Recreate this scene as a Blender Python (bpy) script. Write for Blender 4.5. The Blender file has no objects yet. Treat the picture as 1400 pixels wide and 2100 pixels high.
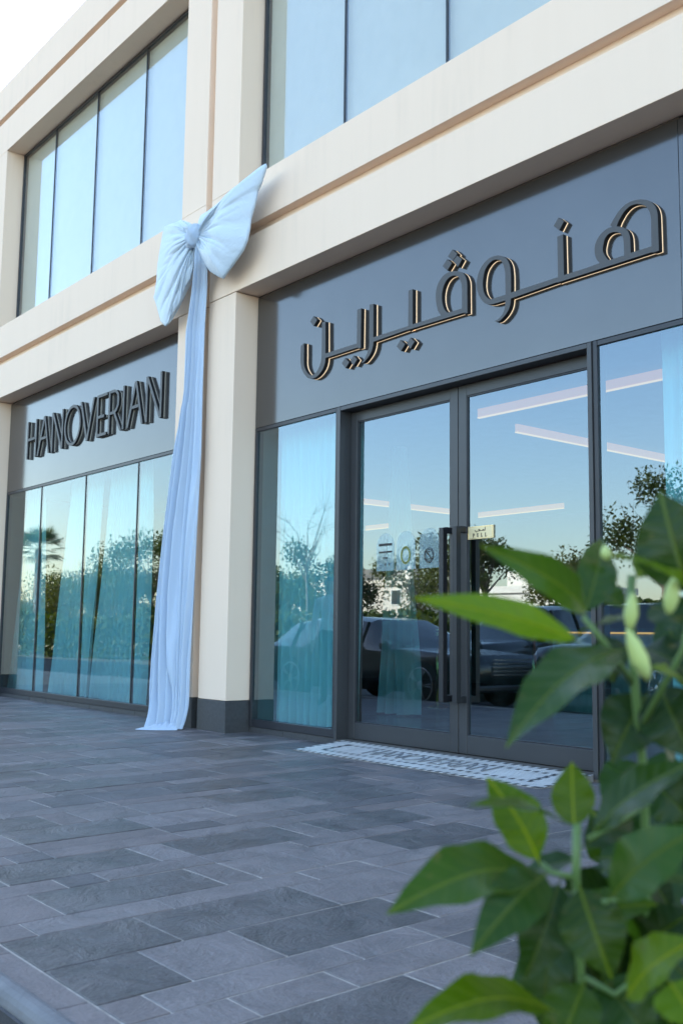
import bpy, bmesh, math, random
from mathutils import Vector, Matrix, noise

rad = math.radians
scene = bpy.context.scene
COL = scene.collection

# ------------------------------------------------------------------ camera
def cam_axes(yaw, pitch, roll):
    y, p, r = rad(yaw), rad(pitch), rad(roll)
    f = Vector((-math.sin(y) * math.cos(p), math.cos(y) * math.cos(p), math.sin(p)))
    rt = Vector((math.cos(y), math.sin(y), 0))
    up = rt.cross(f)
    return (math.cos(r) * rt + math.sin(r) * up, -math.sin(r) * rt + math.cos(r) * up, f)

cam_d = bpy.data.cameras.new('camera')
cam = bpy.data.objects.new('camera', cam_d)
COL.objects.link(cam)
_r, _u, _f = cam_axes(51.0, 6.797, 0.727)
m = Matrix.Identity(4)
for i in range(3):
    m[i][0], m[i][1], m[i][2] = _r[i], _u[i], -_f[i]
m.translation = Vector((0, 0, 0.95))
cam.matrix_world = m
cam_d.sensor_fit = 'VERTICAL'
cam_d.sensor_height = 36.0
cam_d.lens = 36.13
cam_d.clip_start = 0.05
cam_d.clip_end = 3000
cam_d.dof.use_dof = True
cam_d.dof.focus_distance = 6.8
cam_d.dof.aperture_fstop = 5.0
scene.camera = cam

# ------------------------------------------------------------------ sky and sun
SUN_EL, SUN_AZ = 33.0, 38.0          # azimuth measured from +Y (behind the shop) towards -X
world = bpy.data.worlds.new('World')
scene.world = world
world.use_nodes = True
wn = world.node_tree
wn.nodes.clear()
sky = wn.nodes.new('ShaderNodeTexSky')
sky.sky_type = 'NISHITA'
sky.sun_disc = False
sky.sun_elevation = rad(SUN_EL)
sky.sun_rotation = rad(-SUN_AZ)
sky.altitude = 0
sky.air_density = 1.25
sky.dust_density = 0.9
sky.ozone_density = 2.3
bgn = wn.nodes.new('ShaderNodeBackground')
bgn.inputs['Strength'].default_value = 0.15
wo = wn.nodes.new('ShaderNodeOutputWorld')
wn.links.new(sky.outputs[0], bgn.inputs[0])
wn.links.new(bgn.outputs[0], wo.inputs[0])

sun_d = bpy.data.lights.new('sun', 'SUN')
sun_d.energy = 5.0
sun_d.angle = rad(0.5)
sun_d.color = (1.0, 0.93, 0.82)
sun = bpy.data.objects.new('sun', sun_d)
COL.objects.link(sun)
S = Vector((-math.sin(rad(SUN_AZ)) * math.cos(rad(SUN_EL)), math.cos(rad(SUN_AZ)) * math.cos(rad(SUN_EL)), math.sin(rad(SUN_EL))))
sun.rotation_euler = S.to_track_quat('Z', 'Y').to_euler()
sun.location = (0, 0, 30)

scene.view_settings.view_transform = 'Standard'
scene.view_settings.look = 'None'
scene.view_settings.gamma = 1.0
scene.view_settings.use_curve_mapping = False
scene.view_settings.exposure = 2.27
scene.render.engine = 'CYCLES'
scene.cycles.use_denoising = True
scene.cycles.max_bounces = 10
scene.cycles.transparent_max_bounces = 16
scene.cycles.glossy_bounces = 5
scene.cycles.transmission_bounces = 8
scene.cycles.diffuse_bounces = 4
scene.cycles.sample_clamp_indirect = 8

# ------------------------------------------------------------------ helpers
def tag(o, label=None, cat=None, group=None, kind=None):
    if label: o['label'] = label
    if cat: o['category'] = cat
    if group: o['group'] = group
    if kind: o['kind'] = kind
    return o

def empty(name, loc=(0, 0, 0), label=None, cat=None, group=None, rz=0):
    o = bpy.data.objects.new(name, None)
    COL.objects.link(o)
    o.location = loc
    o.rotation_euler = (0, 0, rz)
    o.empty_display_size = 0.1
    return tag(o, label, cat, group)

def mobj(name, verts, faces, mat, parent=None, smooth=False, bevel=0.0, uvs=None, mats=None, fmat=None):
    me = bpy.data.meshes.new(name)
    me.from_pydata([tuple(v) for v in verts], [], faces)
    if mats:
        for mm in mats: me.materials.append(mm)
        if fmat: me.polygons.foreach_set('material_index', fmat)
    else:
        me.materials.append(mat)
    if uvs is not None:
        ul = me.uv_layers.new(name='UVMap')
        for l in me.loops:
            ul.data[l.index].uv = uvs[l.vertex_index]
    if smooth:
        me.polygons.foreach_set('use_smooth', [True] * len(me.polygons))
    me.update()
    o = bpy.data.objects.new(name, me)
    COL.objects.link(o)
    if parent: o.parent = parent
    if bevel:
        b = o.modifiers.new('bevel', 'BEVEL')
        b.width = bevel
        b.segments = 2
        b.limit_method = 'ANGLE'
    return o

class MB:
    def __init__(s): s.v, s.f = [], []
    def add(s, v, f):
        n = len(s.v)
        s.v += [tuple(p) for p in v]
        s.f += [tuple(i + n for i in q) for q in f]
        return s
    def box(s, x0, x1, y0, y1, z0, z1):
        return s.add([(x0, y0, z0), (x1, y0, z0), (x1, y1, z0), (x0, y1, z0), (x0, y0, z1), (x1, y0, z1), (x1, y1, z1), (x0, y1, z1)],
                     [(0, 3, 2, 1), (4, 5, 6, 7), (0, 1, 5, 4), (1, 2, 6, 5), (2, 3, 7, 6), (3, 0, 4, 7)])
    def prism(s, pts, y0, y1):            # polygon in XZ, extruded along Y
        n = len(pts)
        v = [(x, y0, z) for x, z in pts] + [(x, y1, z) for x, z in pts]
        f = [tuple(range(n)), tuple(range(2 * n - 1, n - 1, -1))]
        f += [(i, i + n, (i + 1) % n + n, (i + 1) % n) for i in range(n)]
        return s.add(v, f)
    def tube(s, pts, rads, n=8, cap=True):
        rings, vs, fs = [], [], []
        up0 = Vector((0, 0, 1))
        P = [Vector(p) for p in pts]
        prev = None
        for i, p in enumerate(P):
            d = (P[min(i + 1, len(P) - 1)] - P[max(i - 1, 0)]).normalized()
            a = prev if prev is not None else (Vector((1, 0, 0)) if abs(d.z) > 0.9 else up0)
            a = (a - d * a.dot(d)).normalized()
            prev = a
            b = d.cross(a)
            for k in range(n):
                t = 2 * math.pi * k / n
                vs.append(p + (a * math.cos(t) + b * math.sin(t)) * rads[i])
        for i in range(len(P) - 1):
            for k in range(n):
                fs.append((i * n + k, i * n + (k + 1) % n, (i + 1) * n + (k + 1) % n, (i + 1) * n + k))
        if cap:
            fs.append(tuple(range(n - 1, -1, -1)))
            fs.append(tuple((len(P) - 1) * n + k for k in range(n)))
        return s.add(vs, fs)
    def lathe(s, prof, n=20, c=(0, 0, 0)):
        vs = [(c[0] + r * math.cos(2 * math.pi * k / n), c[1] + r * math.sin(2 * math.pi * k / n), c[2] + z) for r, z in prof for k in range(n)]
        fs = [(i * n + k, i * n + (k + 1) % n, (i + 1) * n + (k + 1) % n, (i + 1) * n + k) for i in range(len(prof) - 1) for k in range(n)]
        fs += [tuple(range(n - 1, -1, -1)), tuple((len(prof) - 1) * n + k for k in range(n))]
        return s.add(vs, fs)
    def build(s, name, mat, parent=None, smooth=False, bevel=0.0):
        return mobj(name, s.v, s.f, mat, parent, smooth, bevel)

def box(name, x0, x1, y0, y1, z0, z1, mat, parent=None, bevel=0.0):
    return MB().box(x0, x1, y0, y1, z0, z1).build(name, mat, parent, bevel=bevel)

# ------------------------------------------------------------------ materials
def new_mat(name):
    mt = bpy.data.materials.new(name)
    mt.use_nodes = True
    nt = mt.node_tree
    return mt, nt, nt.nodes['Principled BSDF'], nt.nodes['Material Output']

def N(nt, typ, **kw):
    n = nt.nodes.new(typ)
    for k, v in kw.items():
        if k.startswith('i_'):
            key = k[2:]
            n.inputs[int(key) if key.isdigit() else key.replace('_', ' ')].default_value = v
        else:
            setattr(n, k, v)
    return n

def ramp(nt, fac, stops):
    r = nt.nodes.new('ShaderNodeValToRGB')
    el = r.color_ramp.elements
    while len(el) < len(stops): el.new(0.5)
    for e, (p, c) in zip(el, stops):
        e.position = p
        e.color = (*c, 1) if len(c) == 3 else c
    nt.links.new(fac, r.inputs[0])
    return r.outputs[0]

def simple(name, col, rough=0.5, metal=0.0, var=0.08, scale=6.0, bump=0.0, bscale=60.0, spec=0.5, stretch=(1, 1, 1), coord='Object'):
    mt, nt, P, out = new_mat(name)
    tc = N(nt, 'ShaderNodeTexCoord')
    mp = N(nt, 'ShaderNodeMapping')
    mp.inputs['Scale'].default_value = stretch
    nt.links.new(tc.outputs[coord], mp.inputs[0])
    nz = N(nt, 'ShaderNodeTexNoise', i_Scale=scale, i_Detail=6.0, i_Roughness=0.6)
    nt.links.new(mp.outputs[0], nz.inputs['Vector'])
    lo = tuple(c * (1 - var) for c in col)
    hi = tuple(min(1, c * (1 + var)) for c in col)
    nt.links.new(ramp(nt, nz.outputs['Fac'], [(0.3, lo), (0.7, hi)]), P.inputs['Base Color'])
    P.inputs['Roughness'].default_value = rough
    P.inputs['Metallic'].default_value = metal
    P.inputs['Specular IOR Level'].default_value = spec
    if bump:
        n2 = N(nt, 'ShaderNodeTexNoise', i_Scale=bscale, i_Detail=4.0)
        nt.links.new(mp.outputs[0], n2.inputs['Vector'])
        b = N(nt, 'ShaderNodeBump', i_Strength=bump, i_Distance=0.02)
        nt.links.new(n2.outputs['Fac'], b.inputs['Height'])
        nt.links.new(b.outputs[0], P.inputs['Normal'])
    return mt

def emit(name, col, strength):
    mt, nt, P, out = new_mat(name)
    P.inputs['Base Color'].default_value = (*col, 1)
    P.inputs['Emission Color'].default_value = (*col, 1)
    P.inputs['Emission Strength'].default_value = strength
    return mt

def glass_mat(name, tint, refl_ior, rough=0.0, wave=0.0, wscale=(1, 1, 1), coat=(0.94, 0.98, 1.0), lo=0.05):
    """Coated architectural pane: reflects by Fresnel, lets tinted light straight through."""
    mt, nt, P, out = new_mat(name)
    nt.nodes.remove(P)
    tr = N(nt, 'ShaderNodeBsdfTransparent')
    tr.inputs[0].default_value = (*tint, 1)
    gl = N(nt, 'ShaderNodeBsdfGlossy')
    gl.inputs['Color'].default_value = (*coat, 1)
    gl.inputs['Roughness'].default_value = rough
    mix = N(nt, 'ShaderNodeMixShader')
    geo = N(nt, 'ShaderNodeNewGeometry')
    # the Fresnel node flips its index on back faces: flip it back so both sides reflect alike
    mx = N(nt, 'ShaderNodeMix', data_type='FLOAT')
    mx.inputs[2].default_value = refl_ior
    mx.inputs[3].default_value = 1.0 / refl_ior
    nt.links.new(geo.outputs['Backfacing'], mx.inputs[0])
    fr = N(nt, 'ShaderNodeFresnel')
    nt.links.new(mx.outputs[0], fr.inputs['IOR'])
    nt.links.new(fr.outputs[0], mix.inputs[0])
    nt.links.new(tr.outputs[0], mix.inputs[1])
    nt.links.new(gl.outputs[0], mix.inputs[2])
    if wave:
        tc = N(nt, 'ShaderNodeTexCoord')
        mp = N(nt, 'ShaderNodeMapping')
        mp.inputs['Scale'].default_value = wscale
        nt.links.new(tc.outputs['Object'], mp.inputs[0])
        nz = N(nt, 'ShaderNodeTexNoise', i_Scale=1.0, i_Detail=2.0)
        nt.links.new(mp.outputs[0], nz.inputs['Vector'])
        b = N(nt, 'ShaderNodeBump', i_Strength=1.0, i_Distance=wave)
        nt.links.new(nz.outputs['Fac'], b.inputs['Height'])
        nt.links.new(b.outputs[0], gl.inputs['Normal'])
    # thin film of dust and dried smears on the pane
    tc2 = N(nt, 'ShaderNodeTexCoord')
    mp2 = N(nt, 'ShaderNodeMapping')
    mp2.inputs['Scale'].default_value = (2.2, 2.2, 0.9)
    nt.links.new(tc2.outputs['Object'], mp2.inputs[0])
    d1 = N(nt, 'ShaderNodeTexNoise', i_Scale=2.0, i_Detail=9.0, i_Roughness=0.7)
    nt.links.new(mp2.outputs[0], d1.inputs['Vector'])
    df = ramp(nt, d1.outputs['Fac'], [(0.45, (0.0, 0.0, 0.0)), (0.62, (0.007, 0.007, 0.007)), (0.78, (0.06, 0.06, 0.06))])
    dd = N(nt, 'ShaderNodeBsdfDiffuse')
    dd.inputs[0].default_value = (0.62, 0.60, 0.56, 1)
    m3 = N(nt, 'ShaderNodeMixShader')
    nt.links.new(df, m3.inputs[0])
    nt.links.new(mix.outputs[0], m3.inputs[1])
    nt.links.new(dd.outputs[0], m3.inputs[2])
    nt.links.new(m3.outputs[0], out.inputs[0])
    return mt

def wall_mat():
    mt, nt, P, out = new_mat('cream_wall')
    tc = N(nt, 'ShaderNodeTexCoord')
    mp = N(nt, 'ShaderNodeMapping')
    mp.inputs['Scale'].default_value = (3.0, 3.0, 0.25)
    nt.links.new(tc.outputs['Object'], mp.inputs[0])
    st = N(nt, 'ShaderNodeTexNoise', i_Scale=2.5, i_Detail=8.0, i_Roughness=0.65)
    nt.links.new(mp.outputs[0], st.inputs['Vector'])
    big = N(nt, 'ShaderNodeTexNoise', i_Scale=0.7, i_Detail=3.0)
    nt.links.new(tc.outputs['Object'], big.inputs['Vector'])
    ad = N(nt, 'ShaderNodeMath', operation='ADD')
    nt.links.new(st.outputs['Fac'], ad.inputs[0])
    nt.links.new(big.outputs['Fac'], ad.inputs[1])
    hv = N(nt, 'ShaderNodeMath', operation='MULTIPLY')
    hv.inputs[1].default_value = 0.5
    nt.links.new(ad.outputs[0], hv.inputs[0])
    nt.links.new(ramp(nt, hv.outputs[0], [(0.30, (0.755, 0.575, 0.432)), (0.45, (0.805, 0.61, 0.458)), (0.7, (0.82, 0.625, 0.472))]), P.inputs['Base Color'])
    P.inputs['Roughness'].default_value = 0.7
    P.inputs['Specular IOR Level'].default_value = 0.25
    fn = N(nt, 'ShaderNodeTexNoise', i_Scale=180.0, i_Detail=2.0)
    nt.links.new(tc.outputs['Object'], fn.inputs['Vector'])
    b = N(nt, 'ShaderNodeBump', i_Strength=0.08, i_Distance=0.004)
    nt.links.new(fn.outputs['Fac'], b.inputs['Height'])
    nt.links.new(b.outputs[0], P.inputs['Normal'])
    return mt

def stone_mat(name, a, b_, rough, cleft):
    mt, nt, P, out = new_mat(name)
    geo = N(nt, 'ShaderNodeNewGeometry')
    oi = N(nt, 'ShaderNodeObjectInfo')
    tc = N(nt, 'ShaderNodeTexCoord')
    at = N(nt, 'ShaderNodeAttribute', attribute_name='tone')
    n1 = N(nt, 'ShaderNodeTexNoise', i_Scale=5.0, i_Detail=9.0, i_Roughness=0.65, i_Distortion=0.6)
    nt.links.new(geo.outputs['Position'], n1.inputs['Vector'])
    n2 = N(nt, 'ShaderNodeTexNoise', i_Scale=70.0, i_Detail=5.0, i_Roughness=0.7)
    nt.links.new(geo.outputs['Position'], n2.inputs['Vector'])
    mixn = N(nt, 'ShaderNodeMath', operation='MULTIPLY_ADD')
    mixn.inputs[1].default_value = 0.45
    nt.links.new(n2.outputs['Fac'], mixn.inputs[0])
    h = N(nt, 'ShaderNodeMath', operation='MULTIPLY')
    h.inputs[1].default_value = 0.55
    nt.links.new(n1.outputs['Fac'], h.inputs[0])
    nt.links.new(h.outputs[0], mixn.inputs[2])
    col = ramp(nt, mixn.outputs[0], [(0.40, a), (0.58, b_)])
    # every slab a little lighter or darker than its neighbour
    hs = N(nt, 'ShaderNodeHueSaturation')
    vr = N(nt, 'ShaderNodeMapRange')
    vr.inputs['To Min'].default_value = 0.84
    vr.inputs['To Max'].default_value = 1.16
    sm = N(nt, 'ShaderNodeMath', operation='ADD')
    nt.links.new(oi.outputs['Random'], sm.inputs[0])
    nt.links.new(at.outputs['Fac'], sm.inputs[1])
    fr = N(nt, 'ShaderNodeMath', operation='FRACT')
    nt.links.new(sm.outputs[0], fr.inputs[0])
    nt.links.new(fr.outputs[0], vr.inputs['Value'])
    nt.links.new(vr.outputs[0], hs.inputs['Value'])
    nt.links.new(col, hs.inputs['Color'])
    # dusty film in soft patches
    du = N(nt, 'ShaderNodeTexNoise', i_Scale=1.3, i_Detail=5.0)
    nt.links.new(geo.outputs['Position'], du.inputs['Vector'])
    duf = ramp(nt, du.outputs['Fac'], [(0.45, (0, 0, 0)), (0.75, (0.30, 0.30, 0.30))])
    mx = N(nt, 'ShaderNodeMix', data_type='RGBA')
    nt.links.new(duf, mx.inputs[0])
    nt.links.new(hs.outputs[0], mx.inputs[6])
    mx.inputs[7].default_value = (0.19, 0.16, 0.15, 1)
    nt.links.new(mx.outputs[2], P.inputs['Base Color'])
    rr = N(nt, 'ShaderNodeMapRange')
    rr.inputs['To Min'].default_value = rough - 0.12
    rr.inputs['To Max'].default_value = rough + 0.15
    nt.links.new(n1.outputs['Fac'], rr.inputs['Value'])
    nt.links.new(rr.outputs[0], P.inputs['Roughness'])
    b1 = N(nt, 'ShaderNodeBump', i_Strength=cleft, i_Distance=0.045)
    nt.links.new(n1.outputs['Fac'], b1.inputs['Height'])
    b2 = N(nt, 'ShaderNodeBump', i_Strength=0.7, i_Distance=0.005)
    nt.links.new(n2.outputs['Fac'], b2.inputs['Height'])
    nt.links.new(b1.outputs[0], b2.inputs['Normal'])
    nt.links.new(b2.outputs[0], P.inputs['Normal'])
    return mt

def fabric_mat(name, col, transl, rough=0.55, alpha=1.0, sheen=0.3, wr=0.0):
    mt, nt, P, out = new_mat(name)
    P.inputs['Base Color'].default_value = (*col, 1)
    P.inputs['Roughness'].default_value = rough
    P.inputs['Sheen Weight'].default_value = sheen
    P.inputs['Specular IOR Level'].default_value = 0.35
    tl = N(nt, 'ShaderNodeBsdfTranslucent')
    tl.inputs[0].default_value = (*col, 1)
    mx = N(nt, 'ShaderNodeMixShader')
    mx.inputs[0].default_value = transl
    nt.links.new(P.outputs[0], mx.inputs[1])
    nt.links.new(tl.outputs[0], mx.inputs[2])
    last = mx
    if wr:
        tc = N(nt, 'ShaderNodeTexCoord')
        nz = N(nt, 'ShaderNodeTexNoise', i_Scale=9.0, i_Detail=4.0, i_Distortion=1.5)
        nt.links.new(tc.outputs['Object'], nz.inputs['Vector'])
        b = N(nt, 'ShaderNodeBump', i_Strength=wr, i_Distance=0.03)
        nt.links.new(nz.outputs['Fac'], b.inputs['Height'])
        nt.links.new(b.outputs[0], P.inputs['Normal'])
    if alpha < 1:
        tr = N(nt, 'ShaderNodeBsdfTransparent')
        m2 = N(nt, 'ShaderNodeMixShader')
        m2.inputs[0].default_value = alpha
        nt.links.new(tr.outputs[0], m2.inputs[1])
        nt.links.new(mx.outputs[0], m2.inputs[2])
        last = m2
    nt.links.new(last.outputs[0], out.inputs[0])
    return mt

def leaf_mat(name, dark, light, transl=0.3, veins=True, rough=0.32):
    mt, nt, P, out = new_mat(name)
    oi = N(nt, 'ShaderNodeObjectInfo')
    tc = N(nt, 'ShaderNodeTexCoord')
    nz = N(nt, 'ShaderNodeTexNoise', i_Scale=4.0, i_Detail=3.0)
    nt.links.new(tc.outputs['Object'], nz.inputs['Vector'])
    c0 = ramp(nt, nz.outputs['Fac'], [(0.35, dark), (0.65, light)])
    hs = N(nt, 'ShaderNodeHueSaturation')
    vr = N(nt, 'ShaderNodeMapRange')
    vr.inputs['To Min'].default_value = 0.75
    vr.inputs['To Max'].default_value = 1.3
    nt.links.new(oi.outputs['Random'], vr.inputs['Value'])
    nt.links.new(vr.outputs[0], hs.inputs['Value'])
    nt.links.new(c0, hs.inputs['Color'])
    col = hs.outputs[0]
    if veins:
        bz = N(nt, 'ShaderNodeTexNoise', i_Scale=55.0, i_Detail=3.0)
        nt.links.new(tc.outputs['Object'], bz.inputs['Vector'])
        bf = ramp(nt, bz.outputs['Fac'], [(0.66, (0, 0, 0)), (0.74, (0.55, 0.55, 0.55))])
        bm = N(nt, 'ShaderNodeMix', data_type='RGBA')
        nt.links.new(bf, bm.inputs[0])
        nt.links.new(col, bm.inputs[6])
        bm.inputs[7].default_value = (0.10, 0.085, 0.02, 1)
        col = bm.outputs[2]
        sp = N(nt, 'ShaderNodeSeparateXYZ')
        nt.links.new(tc.outputs['UV'], sp.inputs[0])
        ab = N(nt, 'ShaderNodeMath', operation='ABSOLUTE')
        nt.links.new(sp.outputs['Y'], ab.inputs[0])
        # side veins sweep forward from the midrib
        k = N(nt, 'ShaderNodeMath', operation='MULTIPLY_ADD')
        k.inputs[1].default_value = -0.16
        nt.links.new(ab.outputs[0], k.inputs[0])
        nt.links.new(sp.outputs['X'], k.inputs[2])
        k2 = N(nt, 'ShaderNodeMath', operation='MULTIPLY')
        k2.inputs[1].default_value = 58.0
        nt.links.new(k.outputs[0], k2.inputs[0])
        sn = N(nt, 'ShaderNodeMath', operation='SINE')
        nt.links.new(k2.outputs[0], sn.inputs[0])
        sv = ramp(nt, sn.outputs[0], [(0.80, (0, 0, 0)), (1.0, (0.22, 0.22, 0.22))])
        mr = ramp(nt, ab.outputs[0], [(0.02, (1, 1, 1)), (0.07, (0, 0, 0))])
        mm = N(nt, 'ShaderNodeMix', data_type='RGBA', blend_type='LIGHTEN')
        mm.inputs[0].default_value = 1.0
        nt.links.new(sv, mm.inputs[6])
        nt.links.new(mr, mm.inputs[7])
        mc = N(nt, 'ShaderNodeMix', data_type='RGBA')
        nt.links.new(mm.outputs[2], mc.inputs[0])
        nt.links.new(col, mc.inputs[6])
        mc.inputs[7].default_value = (light[0] * 1.9 + .01, light[1] * 1.5, light[2] * 1.7, 1)
        col = mc.outputs[2]
        b = N(nt, 'ShaderNodeBump', i_Strength=0.5, i_Distance=0.003)
        b.invert = True
        nt.links.new(mm.outputs[2], b.inputs['Height'])
        nt.links.new(b.outputs[0], P.inputs['Normal'])
    nt.links.new(col, P.inputs['Base Color'])
    P.inputs['Roughness'].default_value = rough
    P.inputs['Specular IOR Level'].default_value = 0.2
    tl = N(nt, 'ShaderNodeBsdfTranslucent')
    g = N(nt, 'ShaderNodeMix', data_type='RGBA', blend_type='MULTIPLY')
    g.inputs[0].default_value = 1.0
    nt.links.new(col, g.inputs[6])
    g.inputs[7].default_value = (2.2, 2.0, 0.6, 1)
    nt.links.new(g.outputs[2], tl.inputs[0])
    mx = N(nt, 'ShaderNodeMixShader')
    mx.inputs[0].default_value = transl
    nt.links.new(P.outputs[0], mx.inputs[1])
    nt.links.new(tl.outputs[0], mx.inputs[2])
    nt.links.new(mx.outputs[0], out.inputs[0])
    return mt

M = {}
M['wall'] = wall_mat()
M['joint'] = simple('dark_joint', (0.10, 0.085, 0.07), 0.9)
M['plinth'] = simple('dark_granite', (0.048, 0.047, 0.048), 0.55, var=0.2, scale=30, bump=0.15, bscale=90)
M['frame'] = simple('black_frame', (0.022, 0.022, 0.026), 0.4, var=0.15, scale=3)
M['greyframe'] = simple('grey_aluminium', (0.045, 0.045, 0.047), 0.38, metal=0.15, var=0.1, scale=3)
M['panel'] = simple('grey_composite_panel', (0.135, 0.130, 0.126), 0.13, metal=0.75, var=0.04, scale=1.5, bump=0.02, bscale=3)
M['letter_face'] = simple('charcoal_letter_face', (0.055, 0.052, 0.050), 0.5, metal=0.0, var=0.05)
M['letter_side'] = simple('black_letter_return', (0.008, 0.008, 0.009), 0.6, var=0.1)
M['glow'] = emit('warm_led_edge', (1.0, 0.76, 0.50), 0.22)
M['glow_dim'] = simple('pale_acrylic_edge', (0.45, 0.42, 0.36), 0.4)
M['glass'] = glass_mat('coated_shop_glass', (0.36, 0.66, 0.69), 2.45, wave=0.00025, wscale=(0.6, 1, 0.6), coat=(0.86, 0.99, 1.10))
M['glass_wavy'] = glass_mat('wavy_shop_glass', (0.40, 0.68, 0.71), 2.15, wave=0.0009, wscale=(0.4, 1, 3.5))
M['glass_up'] = glass_mat('coated_upper_glass', (0.95, 0.98, 0.97), 2.0, wave=0.0008, wscale=(0.5, 1, 0.5))
M['glass_edge'] = simple('green_glass_edge', (0.12, 0.33, 0.30), 0.2)
M['blind'] = simple('pale_blind', (0.50, 0.46, 0.39), 0.8, var=0.03)
M['handle'] = simple('black_handle', (0.010, 0.010, 0.012), 0.45, var=0.1)
M['stone_dark'] = stone_mat('dark_slate', (0.046, 0.042, 0.043), (0.125, 0.110, 0.107), 0.40, 1.0)
M['stone_mid'] = stone_mat('mid_slate', (0.070, 0.064, 0.066), (0.128, 0.113, 0.113), 0.5, 0.6)
M['stone_light'] = stone_mat('light_slate', (0.112, 0.097, 0.096), (0.200, 0.170, 0.163), 0.5, 0.8)
M['stone_warm'] = stone_mat('warm_slate', (0.115, 0.095, 0.092), (0.185, 0.150, 0.140), 0.55, 0.45)
M['grout'] = simple('pale_grout', (0.42, 0.37, 0.31), 0.9, var=0.4, scale=14)
M['kerb'] = simple('pale_kerb', (0.15, 0.145, 0.145), 0.7, var=0.2, scale=8, bump=0.2)
M['asphalt'] = simple('asphalt', (0.05, 0.048, 0.047), 0.85, var=0.25, scale=20, bump=0.3, bscale=150)
M['tile_white'] = simple('white_mosaic', (0.52, 0.50, 0.48), 0.35, var=0.15)
M['tile_black'] = simple('black_mosaic', (0.03, 0.03, 0.033), 0.35, var=0.1)
M['mortar'] = simple('mat_mortar', (0.22, 0.20, 0.18), 0.9, var=0.1)
M['satin'] = fabric_mat('blue_satin', (0.59, 0.68, 0.755), 0.12, 0.42, sheen=0.25, wr=0.25)
M['chiffon'] = fabric_mat('blue_chiffon', (0.51, 0.605, 0.725), 0.18, 0.65, sheen=0.4)
M['curtain'] = fabric_mat('sheer_curtain', (0.88, 0.92, 0.92), 0.25, 0.8, alpha=0.95, sheen=0.2)
M['gold'] = simple('brass', (0.75, 0.53, 0.22), 0.22, metal=1.0, var=0.05)
M['in_floor'] = simple('interior_floor', (0.016, 0.018, 0.020), 0.25, var=0.3, scale=2)
M['in_wall'] = simple('interior_wall', (0.10, 0.10, 0.10), 0.8)
M['in_ceil'] = simple('interior_ceiling', (0.20, 0.20, 0.20), 0.9)
M['marble'] = simple('green_marble', (0.28, 0.33, 0.32), 0.2, var=0.5, scale=2.5, stretch=(1, 1, 0.25))
M['led'] = emit('cove_light', (1.0, 0.24, 0.05), 0.17)
M['led_line'] = emit('led_tape', (1.0, 0.36, 0.10), 0.34)
M['red'] = simple('red_cylinder', (0.35, 0.02, 0.02), 0.35)
M['paper'] = simple('paper', (0.7, 0.72, 0.75), 0.8)
M['blueink'] = simple('blue_print', (0.03, 0.10, 0.32), 0.8)
M['plate'] = simple('gold_plate', (0.72, 0.58, 0.33), 0.4, metal=0.15, var=0.05)
M['ink'] = simple('black_ink', (0.015, 0.013, 0.012), 0.6)
M['sticker'] = fabric_mat('frosted_vinyl', (0.62, 0.84, 0.86), 0.1, 0.6, alpha=0.16, sheen=0)
M['olive_ring'] = simple('olive_print', (0.35, 0.38, 0.12), 0.6)

# ------------------------------------------------------------------ the shop building
YP = 5.438      # face of pilasters and bands
YG = 5.70       # face of window frames and fascia
bld = empty('commercial_building', (-9, 9, 0), 'two storey cream shop building with dark glazed bays', 'building')

def bbox(name, x0, x1, y0, y1, z0, z1, mat, bevel=0.0, parent=None):
    p = parent or bld
    o = box(name, x0, x1, y0, y1, z0, z1, mat, p, bevel)
    if p is bld: o.matrix_parent_inverse = Matrix.Translation((9, -9, 0))
    return o

def adopt(o, p):
    o.parent = p
    if p is bld: o.matrix_parent_inverse = Matrix.Translation((9, -9, 0))
    return o

PIL = [(-15.55, -15.0), (-9.57, -9.065), (-8.945, -8.44), (-3.01, -2.50)]
W = M['wall']
# pilasters: plinth, lower shaft, upper shaft (joint at z 4.36), a groove between the twin shafts
for x0, x1 in PIL + [(-16.18, -15.67), (-2.38, -1.87)]:
    bbox('plinth', x0 - 0.004, x1 + 0.004, YP - 0.004, 5.72, -0.02, 0.30, M['plinth'], 0.004)
    bbox('pilaster_shaft', x0, x1, YP, 5.72, 0.304, 4.352, W, 0.004)
    bbox('pilaster_shaft', x0, x1, YP, 5.72, 5.469, 8.296, W, 0.004)
for xa, xb in ((-9.068, -8.942), (-15.673, -15.547), (-2.503, -2.377)):
    bbox('groove_back', xa, xb, YP + 0.10, 5.73, 0.302, 4.35, W)
    bbox('groove_back', xa, xb, YP + 0.10, 5.73, 5.472, 8.29, W)
    bbox('plinth', xa, xb, YP + 0.10, 5.73, -0.02, 0.30, M['plinth'])
# horizontal bands between storeys; each bay has its own casting so the groove runs through
for xa, xb in ((-22.0, -15.667), (-15.55, -9.062), (-8.948, -2.50), (-2.383, 5.0)):
    bbox('lower_band', xa, xb, YP, 5.73, 4.36, 4.862, W, 0.004)
    bbox('upper_band', xa, xb, YP, 5.73, 4.979, 5.467, W, 0.004)
    bbox('top_band', xa, xb, YP, 5.73, 8.299, 8.825, W, 0.004)
for xa, xb in ((-9.066, -8.944), (-15.671, -15.546), (-2.504, -2.379)):
    bbox('groove_back', xa, xb, YP + 0.10, 5.74, 4.358, 4.86, W)
    bbox('groove_back', xa, xb, YP + 0.10, 5.74, 4.981, 5.465, W)
    bbox('groove_back', xa, xb, YP + 0.10, 5.74, 8.301, 8.82, W)
bbox('band_recess', -22.0, 5.0, YP + 0.10, 5.74, 4.855, 4.985, W)
bbox('parapet_recess', -22.0, 5.0, YP + 0.10, 5.74, 8.82, 8.935, W)
bbox('parapet', -22.0, 5.0, YP, 6.2, 8.930, 9.46, W, 0.006)
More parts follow.
